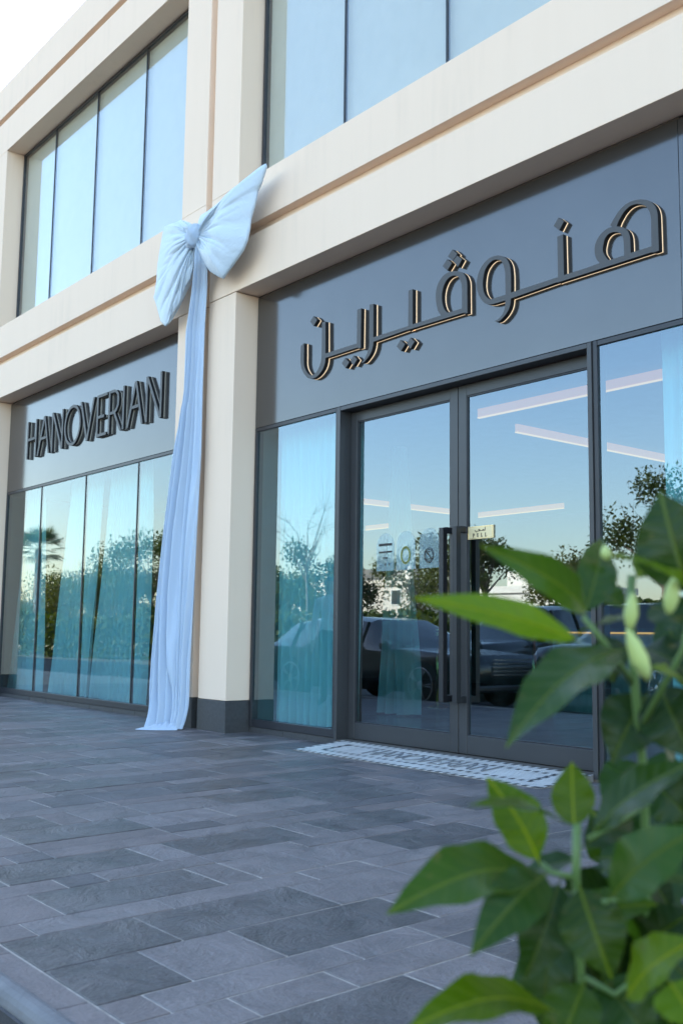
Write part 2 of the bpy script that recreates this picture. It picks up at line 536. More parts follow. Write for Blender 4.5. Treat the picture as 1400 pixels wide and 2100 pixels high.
# shell behind the bays so that the block is closed and throws its shade
bbox('roof_slab', -22.0, 5.0, 6.203, 18.0, 8.55, 9.0, W)
bbox('rear_wall', -22.0, 5.0, 17.7, 18.0, 0, 8.548, W)
bbox('side_wall', -22.0, -21.7, 5.745, 17.69, 0, 8.547, W)
bbox('side_wall', 4.7, 5.0, 5.745, 17.69, 0, 8.547, W)
bbox('floor_slab', -21.69, 4.69, 5.78, 17.68, 4.45, 4.95, M['in_wall'])
bbox('facing_wall', -21.69, -16.18, 5.60, 5.744, 0, 8.547, W)
bbox('facing_wall', -1.87, 4.69, 5.60, 5.744, 0, 8.547, W)

# ---- fascia panels
def fascia(x0, x1):
    bbox('fascia_panel', x0, x1, YG, YG + 0.06, 2.99, 4.335, M['panel'], 0.003)
    bbox('fascia_shadow_gap', x0, x1, YG + 0.02, YG + 0.07, 4.336, 4.36, M['joint'])
fascia(-8.425, -3.60)
bbox('fascia_panel', -3.597, -3.02, YG, YG + 0.06, 2.99, 4.335, M['panel'], 0.003)
fascia(-14.985, -9.585)

GLASS_N = 0
def pane(x0, x1, z0, z1, y, mat, parent, t=0.012):
    mb = MB().box(x0, x1, y, y + t, z0, z1)
    o = mobj('pane', mb.v, mb.f, None, parent, mats=[mat, M['glass_clear']], fmat=[1, 1, 0, 1, 1, 1])
    return o

M['glass_clear'] = glass_mat('inner_glass_face', (0.97, 0.99, 0.99), 1.25)

def window(name_label, x0, x1, z0, z1, mull, mat, fw=0.036, y=YG, bottom=0.075):
    w = empty('window')
    adopt(w, bld)
    w['label'] = name_label
    F = M['frame']
    e = 0.002
    MB().box(x0, x0 + fw, y, y + .08, z0, z1).build('frame', F, w, bevel=.003)
    MB().box(x1 - fw, x1, y, y + .08, z0, z1).build('frame', F, w, bevel=.003)
    MB().box(x0 + fw + e, x1 - fw - e, y + e, y + .08, z1 - fw, z1).build('frame', F, w, bevel=.003)
    MB().box(x0 + fw + e, x1 - fw - e, y + e, y + .08, z0, z0 + bottom).build('frame', F, w, bevel=.003)
    xs = [x0 + fw] + [m_ for m_ in mull] + [x1 - fw]
    for m_ in mull:
        MB().box(m_ - .010, m_ + .010, y + .010, y + .045, z0 + bottom + e, z1 - fw - e).build('mullion', F, w, bevel=.002)
    for i in range(len(xs) - 1):
        a = xs[i] + (0.014 if i else 0)
        b = xs[i + 1] - (0.014 if i < len(xs) - 2 else 0)
        pane(a + .001, b - .001, z0 + bottom + .001, z1 - fw - .001, y + .018, mat[i % len(mat)] if isinstance(mat, list) else mat, w)
    return w

# lower left bay: four tall panes; right bay: side light | double door | side light
window('four pane shop window under the Latin lettering', -14.985, -9.585, 0.058, 2.988, [-13.72, -12.31, -10.89], M['glass_wavy'], bottom=0.07)
window('narrow side window left of the double door', -8.425, -7.102, 0.058, 2.988, [], M['glass'], bottom=0.07)
window('side window right of the double door', -4.305, -3.02, 0.058, 2.988, [], M['glass'], bottom=0.07)
# upper floor bays, with pale blinds close behind the coated glass
window('upper window above the Latin lettering', -14.985, -9.585, 5.474, 8.29, [-13.80, -12.43, -11.05], [M['glass_up1'] if 'glass_up1' in M else M['glass_up'], M['glass_up'], M['glass_up'], M['glass_up']])
window('upper window above the Arabic lettering', -8.425, -3.02, 5.474, 8.29, [-7.09, -5.74, -4.39], M['glass_up'])
for x0, x1 in ((-14.98, -9.59), (-8.42, -3.02)):
    bbox('window_blind', x0, x1, 5.77, 5.79, 5.0, 8.5, M['blind'])

# skirting stones under the frames
sk = 0
for x0, x1 in ((-14.98, -9.58), (-8.43, -7.08), (-4.33, -3.02)):
    x = x0
    random.seed(4)
    while x < x1 - .01:
        L = min(random.choice((0.55, 0.62, 0.70)), x1 - x)
        if x1 - x - L < .2: L = x1 - x
        bbox('skirting_stone', x + .003, x + L - .003, YG + .012, YG + .09, -.02, .055, M['plinth'], .003)
        x += L
bbox('skirting_bed', -14.98, -9.58, YG + .02, YG + .085, -.02, .05, M['grout'])
bbox('skirting_bed', -8.43, -7.08, YG + .02, YG + .085, -.02, .05, M['grout'])

# ---- double door, set back behind its surround
GF = M['greyframe']
sur = empty('door_surround'); adopt(sur, bld)
MB().box(-7.099, -7.062, YG - .012, YG + .15, .02, 2.985).build('post', GF, sur, bevel=.003)
MB().box(-4.345, -4.308, YG - .012, YG + .15, .02, 2.985).build('post', GF, sur, bevel=.003)
MB().box(-7.06, -4.347, YG - .010, YG + .15, 2.948, 2.984).build('head', GF, sur, bevel=.003)
MB().box(-7.097, -4.31, YG - .006, YG + .16, .0, .045).build('threshold', M['joint'], sur)
YD = 5.815
def door(x0, x1, label, hx):
    d = empty('door'); adopt(d, bld); d['label'] = label
    z0, z1 = .052, 2.944
    s = .088
    MB().box(x0, x0 + s, YD, YD + .05, z0, z1).build('stile', GF, d, bevel=.003)
    MB().box(x1 - s, x1, YD, YD + .05, z0, z1).build('stile', GF, d, bevel=.003)
    MB().box(x0 + s + .001, x1 - s - .001, YD + .001, YD + .05, z0, .192).build('bottom_rail', GF, d, bevel=.003)
    MB().box(x0 + s + .001, x1 - s - .001, YD + .001, YD + .05, 2.852, z1).build('top_rail', GF, d, bevel=.003)
    b = MB()
    for a0, a1, c0, c1 in ((x0 + s + .001, x0 + s + .009, .194, 2.850), (x1 - s - .009, x1 - s - .001, .194, 2.850)):
        b.box(a0, a1, YD + .006, YD + .03, c0, c1)
    b.box(x0 + s + .01, x1 - s - .01, YD + .006, YD + .03, 2.842, 2.850).box(x0 + s + .01, x1 - s - .01, YD + .006, YD + .03, .194, .202)
    b.build('gasket', M['frame'], d)
    pane(x0 + s + .002, x1 - s - .002, .193, 2.851, YD + .018, M['glass'], d)
    h = empty('handle'); h.parent = d
    bar = .048
    MB().box(hx - bar / 2, hx + bar / 2, YD - .112, YD - .112 + bar, .438, 1.80).build('grip', M['handle'], h, bevel=.002)
    for zz in (.442, 1.758):
        MB().box(hx - bar / 2 + .002, hx + bar / 2 - .002, YD - .0735, YD - .001, zz, zz + bar).build('bracket', M['handle'], h, bevel=.002)
    return d
door(-7.060, -5.716, 'left leaf of the grey double door', -5.792)
door(-5.708, -4.348, 'right leaf of the grey double door', -5.645)

# gold PULL plate on the right leaf
pl = empty('door_plate', (-5.48, YD + .006, 1.75), 'small gold plate reading PULL on the right door glass', 'sign')
MB().box(-.135, .135, 0, .010, -.05, .05).build('plate', M['plate'], pl, bevel=.001)
bd = MB()
for a0, a1, c0, c1 in ((-.130, .130, .043, .045), (-.130, .130, -.045, -.043), (-.130, -.128, -.043, .043), (.128, .130, -.043, .043)):
    bd.box(a0, a1, -.0012, .0005, c0, c1)
bd.build('border', M['gold'], pl)

def stroke2d(mb, pts, w, y0, y1, closed=False):
    """flat strokes in the XZ plane: a quad prism for each segment"""
    n = len(pts)
    for i in range(n if closed else n - 1):
        a, b = Vector((pts[i][0], 0, pts[i][1])), Vector((pts[(i + 1) % n][0], 0, pts[(i + 1) % n][1]))
        d = (b - a)
        if d.length < 1e-6: continue
        d.normalize()
        nn = Vector((-d.z, 0, d.x)) * w / 2
        a2, b2 = a - d * w * .3, b + d * w * .3
        q = [a2 + nn, b2 + nn, b2 - nn, a2 - nn]
        mb.prism([(p.x, p.z) for p in q], y0, y1)
    return mb

tx = MB()
PY0, PY1 = -.0022, .0004
def serif_letter(ch, x, z, h=.030):
    w = h * .72
    t, th = h * .20, h * .07
    def bar(x0, x1, z0, z1): tx.box(x + x0 * w, x + x1 * w, PY0, PY1, z + z0 * h, z + z1 * h)
    if ch == 'P':
        bar(.12, .36, 0, 1); bar(0, .5, 0, .08); bar(0, .7, .92, 1); bar(.4, .75, .42, .5); bar(.68, .92, .52, .9)
    if ch == 'U':
        bar(.12, .36, .12, 1); bar(0, .48, .92, 1); bar(.78, .86, .12, 1); bar(.66, 1, .92, 1); bar(.3, .8, 0, .12)
    if ch == 'L':
        bar(.15, .4, 0, 1); bar(0, .55, .92, 1); bar(0, .9, 0, .08); bar(.82, .9, .0, .3)
for k, ch in enumerate('PULL'):
    serif_letter(ch, -.078 + k * .042, -.036)
tx.build('lettering', M['ink'], pl)
ar = MB()
for pts, w in (([(.052, .012), (.052, .038)], .004), ([(.046, .012), (.040, .014), (.036, .020), (.034, .013), (.029, .013), (.027, .019), (.024, .013), (.010, .012), (-.004, .013), (-.012, .017), (-.002, .020), (-.014, .024), (-.020, .022)], .0045),
               ([(-.004, .012), (-.022, .011), (-.040, .010), (-.052, .011), (-.056, .019)], .005), ([(-.040, .002), (-.036, .002)], .004)):
    stroke2d(ar, pts, w, PY0, PY1)
ar.build('arabic_lettering', M['ink'], pl)

# three arched frosted stickers on the left leaf
def sticker(x0, x1, z0, z1, label):
    s = empty('door_sticker', ((x0 + x1) / 2, YD + .014, z0), label, 'sticker', 'arched stickers on the left door glass')
    w = (x1 - x0) / 2
    hz = z1 - z0 - w
    pts = [(-w, 0), (w, 0)] + [(w * math.cos(rad(a)), hz + w * math.sin(rad(a))) for a in range(0, 181, 12)]
    MB().prism(pts, 0, .0025).build('vinyl', M['sticker'], s)
    return s, w
s1, w = sticker(-6.71, -6.485, 1.495, 1.818, 'arched frosted sticker with printed lines, farthest from the handles')
b = MB()
for zz, a0, a1, hh in ((.215, -.08, .085, .02), (.155, -.08, .085, .014), (.105, -.03, .03, .012), (.045, .0, .01, .02), (.045, .05, .06, .02)):
    b.box(a0, a1, -.0015, .0005, zz, zz + hh)
tag(b.build('print', M['ink'], s1), kind='stuff')
s2, w = sticker(-6.455, -6.222, 1.497, 1.822, 'arched frosted sticker with olive ring, middle of three')
b = MB()
ring = [(.052 * math.cos(rad(a)), .12 + .066 * math.sin(rad(a))) for a in range(0, 360, 20)]
stroke2d(b, ring, .018, -.0015, .0005, True)
tag(b.build('print', M['olive_ring'], s2), kind='stuff')
s3, w = sticker(-6.172, -5.942, 1.498, 1.826, 'arched frosted sticker with struck-through round sign, nearest the handles')
b = MB()
for r_ in (.055, .045):
    stroke2d(b, [(r_ * math.cos(rad(a)), .105 + r_ * 1.1 * math.sin(rad(a))) for a in range(0, 360, 18)], .005, -.0015, .0005, True)
stroke2d(b, [(-.035, .14), (.035, .07)], .008, -.0015, .0005)
stroke2d(b, [(.018, .13), (-.006, .138), (-.02, .122), (.012, .095), (.02, .08), (-.018, .07)], .006, -.0015, .0005)
tag(b.build('print', M['ink'], s3), kind='stuff')

# ------------------------------------------------------------------ lettering
def filled(name, outer, holes, y0, y1, mats, parent):
    """outline with holes, extruded between y0 (front) and y1; face and return have their own materials"""
    cu = bpy.data.curves.new(name, 'CURVE')
    cu.dimensions = '2D'
    cu.fill_mode = 'BOTH'
    cu.extrude = (y1 - y0) / 2
    for loop in [outer] + holes:
        sp = cu.splines.new('POLY')
        sp.points.add(len(loop) - 1)
        for p, (x, z) in zip(sp.points, loop): p.co = (x, z, 0, 1)
        sp.use_cyclic_u = True
    tmp = bpy.data.objects.new('tmp', cu)
    COL.objects.link(tmp)
    dg = bpy.context.evaluated_depsgraph_get()
    me = bpy.data.meshes.new_from_object(tmp.evaluated_get(dg))
    bpy.data.objects.remove(tmp)
    bpy.data.curves.remove(cu)
    me.name = name
    me.transform(Matrix(((1, 0, 0, 0), (0, 0, -1, (y0 + y1) / 2), (0, 1, 0, 0), (0, 0, 0, 1))))
    me.materials.clear()
    for mm in mats: me.materials.append(mm)
    for p in me.polygons:
        p.material_index = 0 if abs(p.normal.y) > .7 else 1
        p.use_smooth = False
    o = bpy.data.objects.new(name, me)
    COL.objects.link(o)
    o.parent = parent
    return o

def inset_loop(loop, d):
    n = len(loop)
    area = sum(loop[i][0] * loop[(i + 1) % n][1] - loop[(i + 1) % n][0] * loop[i][1] for i in range(n))
    sgn = 1 if area > 0 else -1
    out = []
    for i in range(n):
        p0, p1, p2 = (Vector((*loop[j % n],)) for j in (i - 1, i, i + 1))
        a, b = (p1 - p0), (p2 - p1)
        if a.length < 1e-6 or b.length < 1e-6: out.append(loop[i]); continue
        a.normalize(); b.normalize()
        nn = Vector((-a.y, a.x)) + Vector((-b.y, b.x))
        if nn.length < .3: out.append(loop[i]); continue
        nn.normalize()
        out.append((p1.x + sgn * d * nn.x, p1.y + sgn * d * nn.y))
    return out

def smooth_loop(loop, sharp=32):
    """round the traced curves, keep the real corners"""
    n = len(loop); out = []
    V2 = [Vector((*p,)) for p in loop]
    def ang(i):
        a, b = V2[i] - V2[i - 1], V2[(i + 1) % n] - V2[i]
        if a.length < 1e-6 or b.length < 1e-6: return 180
        return math.degrees(a.angle(b))
    for i in range(n):
        j = (i + 1) % n
        p0, p1, p2, p3 = V2[i - 1], V2[i], V2[j], V2[(j + 1) % n]
        out.append(tuple(p1))
        L = (p2 - p1).length
        if L > .13: continue
        if ang(i) > sharp: p0 = p1
        if ang(j) > sharp: p3 = p2
        if ang(i) > sharp and ang(j) > sharp: continue
        for t in (.33, .67):
            q = .5 * ((2 * p1) + (p2 - p0) * t + (2 * p0 - 5 * p1 + 4 * p2 - p3) * t * t + (3 * p1 - p0 - 3 * p2 + p3) * t ** 3)
            out.append(tuple(q))
    return out

ARABIC = [('joined_letters',[(-4.999,3.507),(-4.998,3.62),(-5.001,3.669),(-5.007,3.714),(-5.021,3.75),(-5.044,3.784),(-5.079,3.812),(-5.128,3.832),(-5.185,3.838),(-5.236,3.829),(-5.283,3.802),(-5.32,3.762),(-5.342,3.712),(-5.35,3.669),(-5.345,3.623),(-5.325,3.568),(-5.288,3.514),(-5.245,3.479),(-5.195,3.465),(-5.159,3.462),(-5.055,3.461),(-5.058,3.413),(-5.072,3.376),(-5.096,3.35),(-5.132,3.331),(-5.163,3.326),(-5.149,3.315),(-5.118,3.315),(-5.09,3.326),(-5.051,3.352),(-5.023,3.383),(-5.007,3.417),(-5.0,3.461),(-4.564,3.472),(-4.555,3.465),(-4.542,3.468),(-4.397,3.468),(-3.79,3.468),(-3.785,3.468),(-3.764,3.462),(-3.727,3.463),(-3.729,3.684),(-3.733,3.729),(-3.745,3.768),(-3.77,3.803),(-3.802,3.83),(-3.844,3.851),(-3.893,3.863),(-3.942,3.865),(-3.993,3.852),(-4.039,3.822),(-4.074,3.784),(-4.103,3.751),(-4.086,3.734),(-4.126,3.736),(-4.167,3.721),(-4.202,3.694),(-4.227,3.657),(-4.235,3.619),(-4.231,3.578),(-4.217,3.539),(-4.193,3.51),(-4.312,3.506),(-4.502,3.508),(-4.506,3.811),(-4.558,3.809),(-4.555,3.507)],[[(-5.284,3.652),(-5.28,3.607),(-5.266,3.564),(-5.241,3.53),(-5.209,3.506),(-5.053,3.504),(-5.054,3.634),(-5.057,3.684),(-5.069,3.731),(-5.088,3.77),(-5.111,3.791),(-5.15,3.806),(-5.185,3.807),(-5.225,3.789),(-5.258,3.756),(-5.276,3.711)],[(-4.049,3.727),(-4.019,3.715),(-3.985,3.695),(-3.961,3.666),(-3.948,3.632),(-3.944,3.587),(-3.943,3.51),(-3.782,3.508),(-3.78,3.677),(-3.783,3.716),(-3.793,3.753),(-3.811,3.785),(-3.832,3.806),(-3.872,3.828),(-3.91,3.837),(-3.949,3.833),(-3.988,3.811),(-4.017,3.781),(-4.04,3.749)],[(-4.166,3.609),(-4.16,3.637),(-4.148,3.668),(-4.124,3.691),(-4.093,3.698),(-4.059,3.691),(-4.031,3.677),(-4.011,3.656),(-4.001,3.629),(-3.996,3.593),(-3.995,3.508),(-4.108,3.508),(-4.131,3.522),(-4.15,3.55),(-4.164,3.578)]]),('joined_letters',[(-6.627,3.815),(-6.573,3.81),(-6.571,3.51),(-6.128,3.509),(-6.127,3.813),(-6.075,3.813),(-6.074,3.511),(-5.741,3.507),(-5.773,3.551),(-5.793,3.612),(-5.801,3.675),(-5.793,3.74),(-5.771,3.784),(-5.736,3.818),(-5.69,3.839),(-5.635,3.843),(-5.573,3.831),(-5.519,3.808),(-5.481,3.777),(-5.46,3.737),(-5.45,3.684),(-5.448,3.458),(-5.489,3.458),(-5.508,3.47),(-6.083,3.476),(-6.128,3.472),(-6.14,3.479),(-6.568,3.47),(-6.575,3.432),(-6.593,3.392),(-6.62,3.361),(-6.657,3.334),(-6.696,3.314),(-6.727,3.314),(-6.685,3.343),(-6.658,3.375),(-6.635,3.42),(-6.624,3.479)],[[(-5.731,3.66),(-5.728,3.618),(-5.713,3.569),(-5.691,3.535),(-5.666,3.512),(-5.507,3.508),(-5.506,3.648),(-5.511,3.701),(-5.527,3.745),(-5.546,3.775),(-5.573,3.794),(-5.611,3.803),(-5.65,3.798),(-5.686,3.776),(-5.714,3.736),(-5.728,3.694)]]),('joined_letters',[(-7.619,3.657),(-7.571,3.675),(-7.568,3.543),(-7.568,3.483),(-7.556,3.44),(-7.533,3.402),(-7.5,3.366),(-7.467,3.347),(-7.429,3.339),(-7.39,3.346),(-7.349,3.376),(-7.319,3.416),(-7.301,3.469),(-7.297,3.586),(-7.297,3.814),(-7.247,3.809),(-7.24,3.506),(-6.794,3.504),(-6.793,3.809),(-6.738,3.811),(-6.74,3.453),(-6.782,3.456),(-6.806,3.465),(-7.239,3.464),(-7.243,3.427),(-7.266,3.379),(-7.306,3.342),(-7.358,3.315),(-7.413,3.305),(-7.455,3.309),(-7.499,3.325),(-7.539,3.356),(-7.582,3.402),(-7.608,3.45),(-7.62,3.507),(-7.621,3.588)],[]),('letter_dot',[(-4.589,3.898),(-4.544,3.948),(-4.496,3.905),(-4.539,3.85)],[]),('letter_dot',[(-5.662,3.978),(-5.611,4.021),(-5.557,3.969),(-5.607,3.926)],[]),('letter_dot',[(-5.604,3.922),(-5.561,3.957),(-5.507,3.909),(-5.552,3.859)],[]),('letter_dot',[(-5.722,3.913),(-5.67,3.957),(-5.618,3.91),(-5.67,3.861)],[]),('letter_dot',[(-6.269,3.366),(-6.222,3.41),(-6.165,3.362),(-6.215,3.313)],[]),('letter_dot',[(-6.14,3.362),(-6.099,3.404),(-6.051,3.358),(-6.101,3.308)],[]),('letter_dot',[(-7.001,3.366),(-6.951,3.405),(-6.896,3.354),(-6.946,3.31)],[]),('letter_dot',[(-6.877,3.366),(-6.834,3.403),(-6.788,3.358),(-6.839,3.311)],[]),('letter_dot',[(-7.481,3.864),(-7.428,3.903),(-7.372,3.855),(-7.426,3.808)],[])]
sg = empty('arabic_sign', (0, 0, 0), 'black Arabic channel lettering with warm glowing edges above the doors', 'sign')
LF, LS = M['letter_face'], M['letter_side']
for nm, outer, holes in ARABIC:
    so = smooth_loop(outer) if len(outer) > 6 else outer
    sh = [smooth_loop(h_) for h_ in holes]
    lt = filled(nm, so, sh, 5.650, 5.6915, [LF, LS], sg)
    filled('glowing_edge', so, sh, 5.692, 5.6985, [M['glow'], M['glow']], lt)

# Latin word: narrow capitals built from bars
B0, C0 = 3.39, 3.932
sw = .042
def barpoly(a, b, w=sw, cut=True):
    """slanted bar whose ends are cut level"""
    (x0, z0), (x1, z1) = a, b
    L = math.hypot(x1 - x0, z1 - z0)
    hw = w / 2 * L / abs(z1 - z0) if abs(z1 - z0) > 1e-6 else w / 2
    return [(x0 - hw, z0), (x0 + hw, z0), (x1 + hw, z1), (x1 - hw, z1)]
LATIN = []
def L_H(x0, x1): return [barpoly((x0, B0), (x0, C0)), barpoly((x1, B0), (x1, C0)), [(x0 + sw / 2, 3.645), (x1 - sw / 2, 3.645), (x1 - sw / 2, 3.683), (x0 + sw / 2, 3.683)]]
def L_A(xl, xr, xm): return [[(xl - .022, B0), (xl + .024, B0), (xm + .004, C0 - .06), (xr - .024, B0), (xr + .022, B0), (xm + .026, C0), (xm - .026, C0)], [(xl + .105, 3.603), (xr - .095, 3.603), (xr - .108, 3.640), (xl + .118, 3.640)]]
def L_N(x0, x1): return [barpoly((x0, B0), (x0, C0)), barpoly((x1, B0), (x1, C0)), [(x0 - .02, C0), (x0 + .03, C0), (x1 + .02, B0), (x1 - .03, B0)]]
def ell(cx, cz, rx, rz, n=40): return [(cx + rx * math.cos(2 * math.pi * i / n), cz + rz * math.sin(2 * math.pi * i / n)) for i in range(n)]
ls = empty('latin_sign', (0, 0, 0), 'dark raised HANOVERIAN lettering on the left fascia', 'sign')
def latin(nm, polys, holes=None):
    base = None
    LATIN.append((nm, polys, holes or []))
    for k, p in enumerate(polys):
        yy = 5.652 - .0012 * k
        o = filled(nm, p, (holes or []) if k == 0 else [], yy, 5.684, [LF, LS], ls if base is None else base)
        if base is None: base = o
        else: o.name = 'stroke'
    for k, p in enumerate(polys):
        filled('pale_edge', p, (holes or []) if k == 0 else [], 5.6845 + .0006 * k, 5.698, [M['glow_dim'], M['glow_dim']], base)
latin('letter_h', L_H(-14.165, -13.868))
latin('letter_a', L_A(-13.795, -13.418, -13.592))
latin('letter_n', L_N(-13.312, -12.980))
latin('letter_o', [ell(-12.667, 3.661, .252, .275)], [ell(-12.667, 3.661, .212, .237)])
latin('letter_v', [[(-12.442, C0), (-12.394, C0), (-12.214, B0 + .07), (-12.062, C0), (-12.016, C0), (-12.190, B0), (-12.240, B0)]])
latin('letter_e', [barpoly((-11.925, B0), (-11.925, C0)), [(-11.904, C0 - .036), (-11.655, C0 - .036), (-11.655, C0), (-11.904, C0)], [(-11.904, 3.625), (-11.735, 3.625), (-11.735, 3.661), (-11.904, 3.661)], [(-11.904, B0), (-11.660, B0), (-11.660, B0 + .036), (-11.904, B0 + .036)]])
bowl_o = [(-11.60, C0), (-11.48, C0), (-11.41, 3.915), (-11.355, 3.868), (-11.335, 3.79), (-11.345, 3.715), (-11.39, 3.655), (-11.45, 3.625), (-11.60, 3.622)]
bowl_i = [(-11.58, C0 - .034), (-11.48, C0 - .036), (-11.425, 3.885), (-11.39, 3.845), (-11.376, 3.79), (-11.384, 3.735), (-11.415, 3.69), (-11.46, 3.662), (-11.58, 3.658)]
latin('letter_r', [bowl_o, barpoly((-11.598, B0), (-11.598, C0 + .0)), [(-11.475, 3.628), (-11.43, 3.632), (-11.255, B0), (-11.306, B0)]], [bowl_i])
latin('letter_i', [barpoly((-11.220, B0), (-11.220, C0))])
latin('letter_a', L_A(-11.105, -10.735, -10.917))
latin('letter_n', L_N(-10.635, -10.295))

# ------------------------------------------------------------------ ground, pavement, kerb
ROAD = -0.165
ground = MB().add([(-1500, -1500, ROAD), (1500, -1500, ROAD), (1500, 1500, ROAD), (-1500, 1500, ROAD)], [(0, 1, 2, 3)]).build('road', M['asphalt'])
tag(ground, kind='structure')
# a pale far pavement across the road, with its kerb
fp = box('far_pavement', -160, 60, -20.0, -14.0, ROAD, ROAD + .13, M['kerb']); tag(fp, kind='structure')
lawn = box('planting_strip', -160, 60, -34.0, -20.003, ROAD, ROAD + .10, simple('dry_soil', (0.22, 0.17, 0.11), .95, var=.3, scale=1.5)); tag(lawn, kind='structure')

UX, VY = 0.1657, 0.1672
SK = -0.06
def sx(u, y): return -2.215 - UX * u + SK * (y - 1.6)
def vy(v): return 1.56 + VY * v
Y_IN = 1.262           # cut edge of the slabs along the border
pav = MB().add([(-40, 1.16, ROAD), (12, 1.16, ROAD), (12, 5.79, ROAD), (-40, 5.79, ROAD), (-40, 1.16, -.0028), (12, 1.16, -.0028), (12, 5.79, -.0028), (-40, 5.79, -.0028)],
               [(0, 3, 2, 1), (4, 5, 6, 7), (0, 1, 5, 4), (1, 2, 6, 5), (2, 3, 7, 6), (3, 0, 4, 7)]).build('pavement', M['grout'])
tag(pav, kind='structure')

HERO = {-2: [(-1, 'L'), (3, 'D'), (5, 'L'), (9, 'D')], 0: [(0, 'L'), (2, 'L'), (5, 'L'), (6, 'M'), (9, 'L')], 1: [(-1, 'W'), (3, 'L'), (5, 'L'), (8, 'L')],
        2: [(0, 'D'), (2, 'L'), (6, 'D'), (8, 'L'), (11, 'L')], 4: [(1, 'D'), (5, 'D'), (8, 'L'), (10, 'L'), (12, 'L'), (16, 'D')], 6: [(-1, 'W'), (2, 'L'), (6, 'L'), (8, 'L'), (11, 'L'), (12, 'M')],
        7: [(0, 'W'), (4, 'D'), (5, 'L'), (7, 'L'), (10, 'L'), (14, 'D')], 9: [(1, 'W'), (2, 'M'), (5, 'L'), (8, 'L'), (12, 'L'), (13, 'M')], 10: [(0, 'D'), (4, 'D'), (5, 'L'), (9, 'D'), (10, 'L'), (14, 'D'), (16, 'L')],
        12: [(1, 'W'), (2, 'M'), (6, 'W'), (9, 'L'), (12, 'L'), (13, 'M')], 13: [(2, 'W'), (6, 'W'), (8, 'M'), (11, 'L')], 14: [(2, 'L'), (6, 'D'), (9, 'L'), (13, 'L')],
        16: [(4, 'D'), (5, 'W'), (7, 'L'), (10, 'L'), (14, 'D')], 18: [(3, 'L'), (7, 'L'), (10, 'W')]}
random.seed(11)
stones = []
starts = []
for rep in range(-2, 9):
    for o_, w_ in ((0, 1), (1, 1), (2, 2), (4, 2), (6, 1), (7, 2), (9, 1), (10, 2)):
        starts.append((rep * 12 + o_, w_))
V_END = (5.705 - 1.56) / VY
for u, w_ in starts:
    if u > 92 or u < -20: continue
    v = (Y_IN - 1.56) / VY
    seq = list(HERO.get(u, []))
    lastD = False
    while v < V_END - .05:
        if seq:
            ve, tn = seq.pop(0)
        else:
            if w_ == 2:
                if not lastD and random.random() < .42: ve, tn = v + 4, 'D'
                else: ve, tn = v + random.choice((1, 2, 2, 3)), random.choice('LLMWM')
            else:
                ve = v + random.choice((1, 2, 2, 3, 3, 4)); tn = 'M' if ve - v == 1 else random.choice('LLLWM')
            ve = round(ve)
        lastD = tn == 'D'
        ve = min(ve, V_END)
        if ve - v > .12: stones.append((u, w_, v, ve, tn))
        v = ve
TM = {'D': 'stone_dark', 'M': 'stone_mid', 'L': 'stone_light', 'W': 'stone_warm'}
J = 0.0036
def slab(lx, ly, shear=SK, e=.002, t=.028, z=0.0):
    """bottom, shoulder and top rings, centred; edges chamfered"""
    v = []
    for (dx, dy, zz) in ((0, 0, -t), (0, 0, -e), (e, e, 0)):
        hx, hy = lx / 2 - dx, ly / 2 - dy
        for a, b in ((-hx, -hy), (hx, -hy), (hx, hy), (-hx, hy)):
            v.append((a + shear * b, b, zz + z))
    f = [(8, 9, 10, 11)]
    for k in (0, 4):
        f += [(k + i, k + (i + 1) % 4, k + 4 + (i + 1) % 4, k + 4 + i) for i in range(4)]
    return v, f
def ok(s):
    u, w_, v, ve, tn = s
    yc = (vy(v) + vy(ve)) / 2; xc = sx(u + w_ / 2, yc)
    # keep clear of the pilasters and the ramp
    if yc > 5.0 and -6.99 < xc < -4.32 and vy(ve) > 5.15: return False
    return True
info = []
for s in stones:
    u, w_, v, ve, tn = s
    yc = (vy(v) + vy(ve)) / 2; xc = sx(u + w_ / 2, yc)
    d = Vector((xc, yc, -.95))
    dep = d.dot(_f); lat = d.dot(_r); upv = d.dot(_u)
    vis = dep > .3 and abs(lat / dep) < .40 and abs(upv / dep) < .58
    size = (ve - v) * w_ / max(dep, .4) ** 2 * (.95 / d.length) if vis else 0
    info.append((size, s, xc, yc))
info.sort(key=lambda q: -q[0])
cache = {}
stuff = {k: MB() for k in TM}
tones = {k: [] for k in TM}
for rank, (size, s, xc, yc) in enumerate(info):
    u, w_, v, ve, tn = s
    lx, ly = w_ * UX - 2 * J, (ve - v) * VY - 2 * J
    if rank < 300 and size > 0:
        key = (w_, round(ve - v, 2), tn)
        if key not in cache:
            vv, ff = slab(lx, ly)
            o = mobj('paving_stone', vv, ff, M[TM[tn]], pav)
            cache[key] = o.data
        else:
            o = bpy.data.objects.new('paving_stone', cache[key]); COL.objects.link(o); o.parent = pav
        o.location = (xc, yc, random.uniform(-.0012, .0012))
        o.rotation_euler = (random.uniform(-.002, .002), random.uniform(-.003, .003), random.uniform(-.0015, .0015))
    else:
        vv, ff = slab(lx, ly)
        dz = random.uniform(-.0012, .0012)
        stuff[tn].add([(a + xc, b + yc, c_ + dz) for a, b, c_ in vv], ff)
        tones[tn] += [random.random()] * len(ff)
for k, mb in stuff.items():
    if not mb.v: continue
    o = mb.build('far_paving_stones', M[TM[k]], pav)
    tag(o, kind='stuff')
    at = o.data.attributes.new('tone', 'FLOAT', 'FACE')
    at.data.foreach_set('value', tones[k])
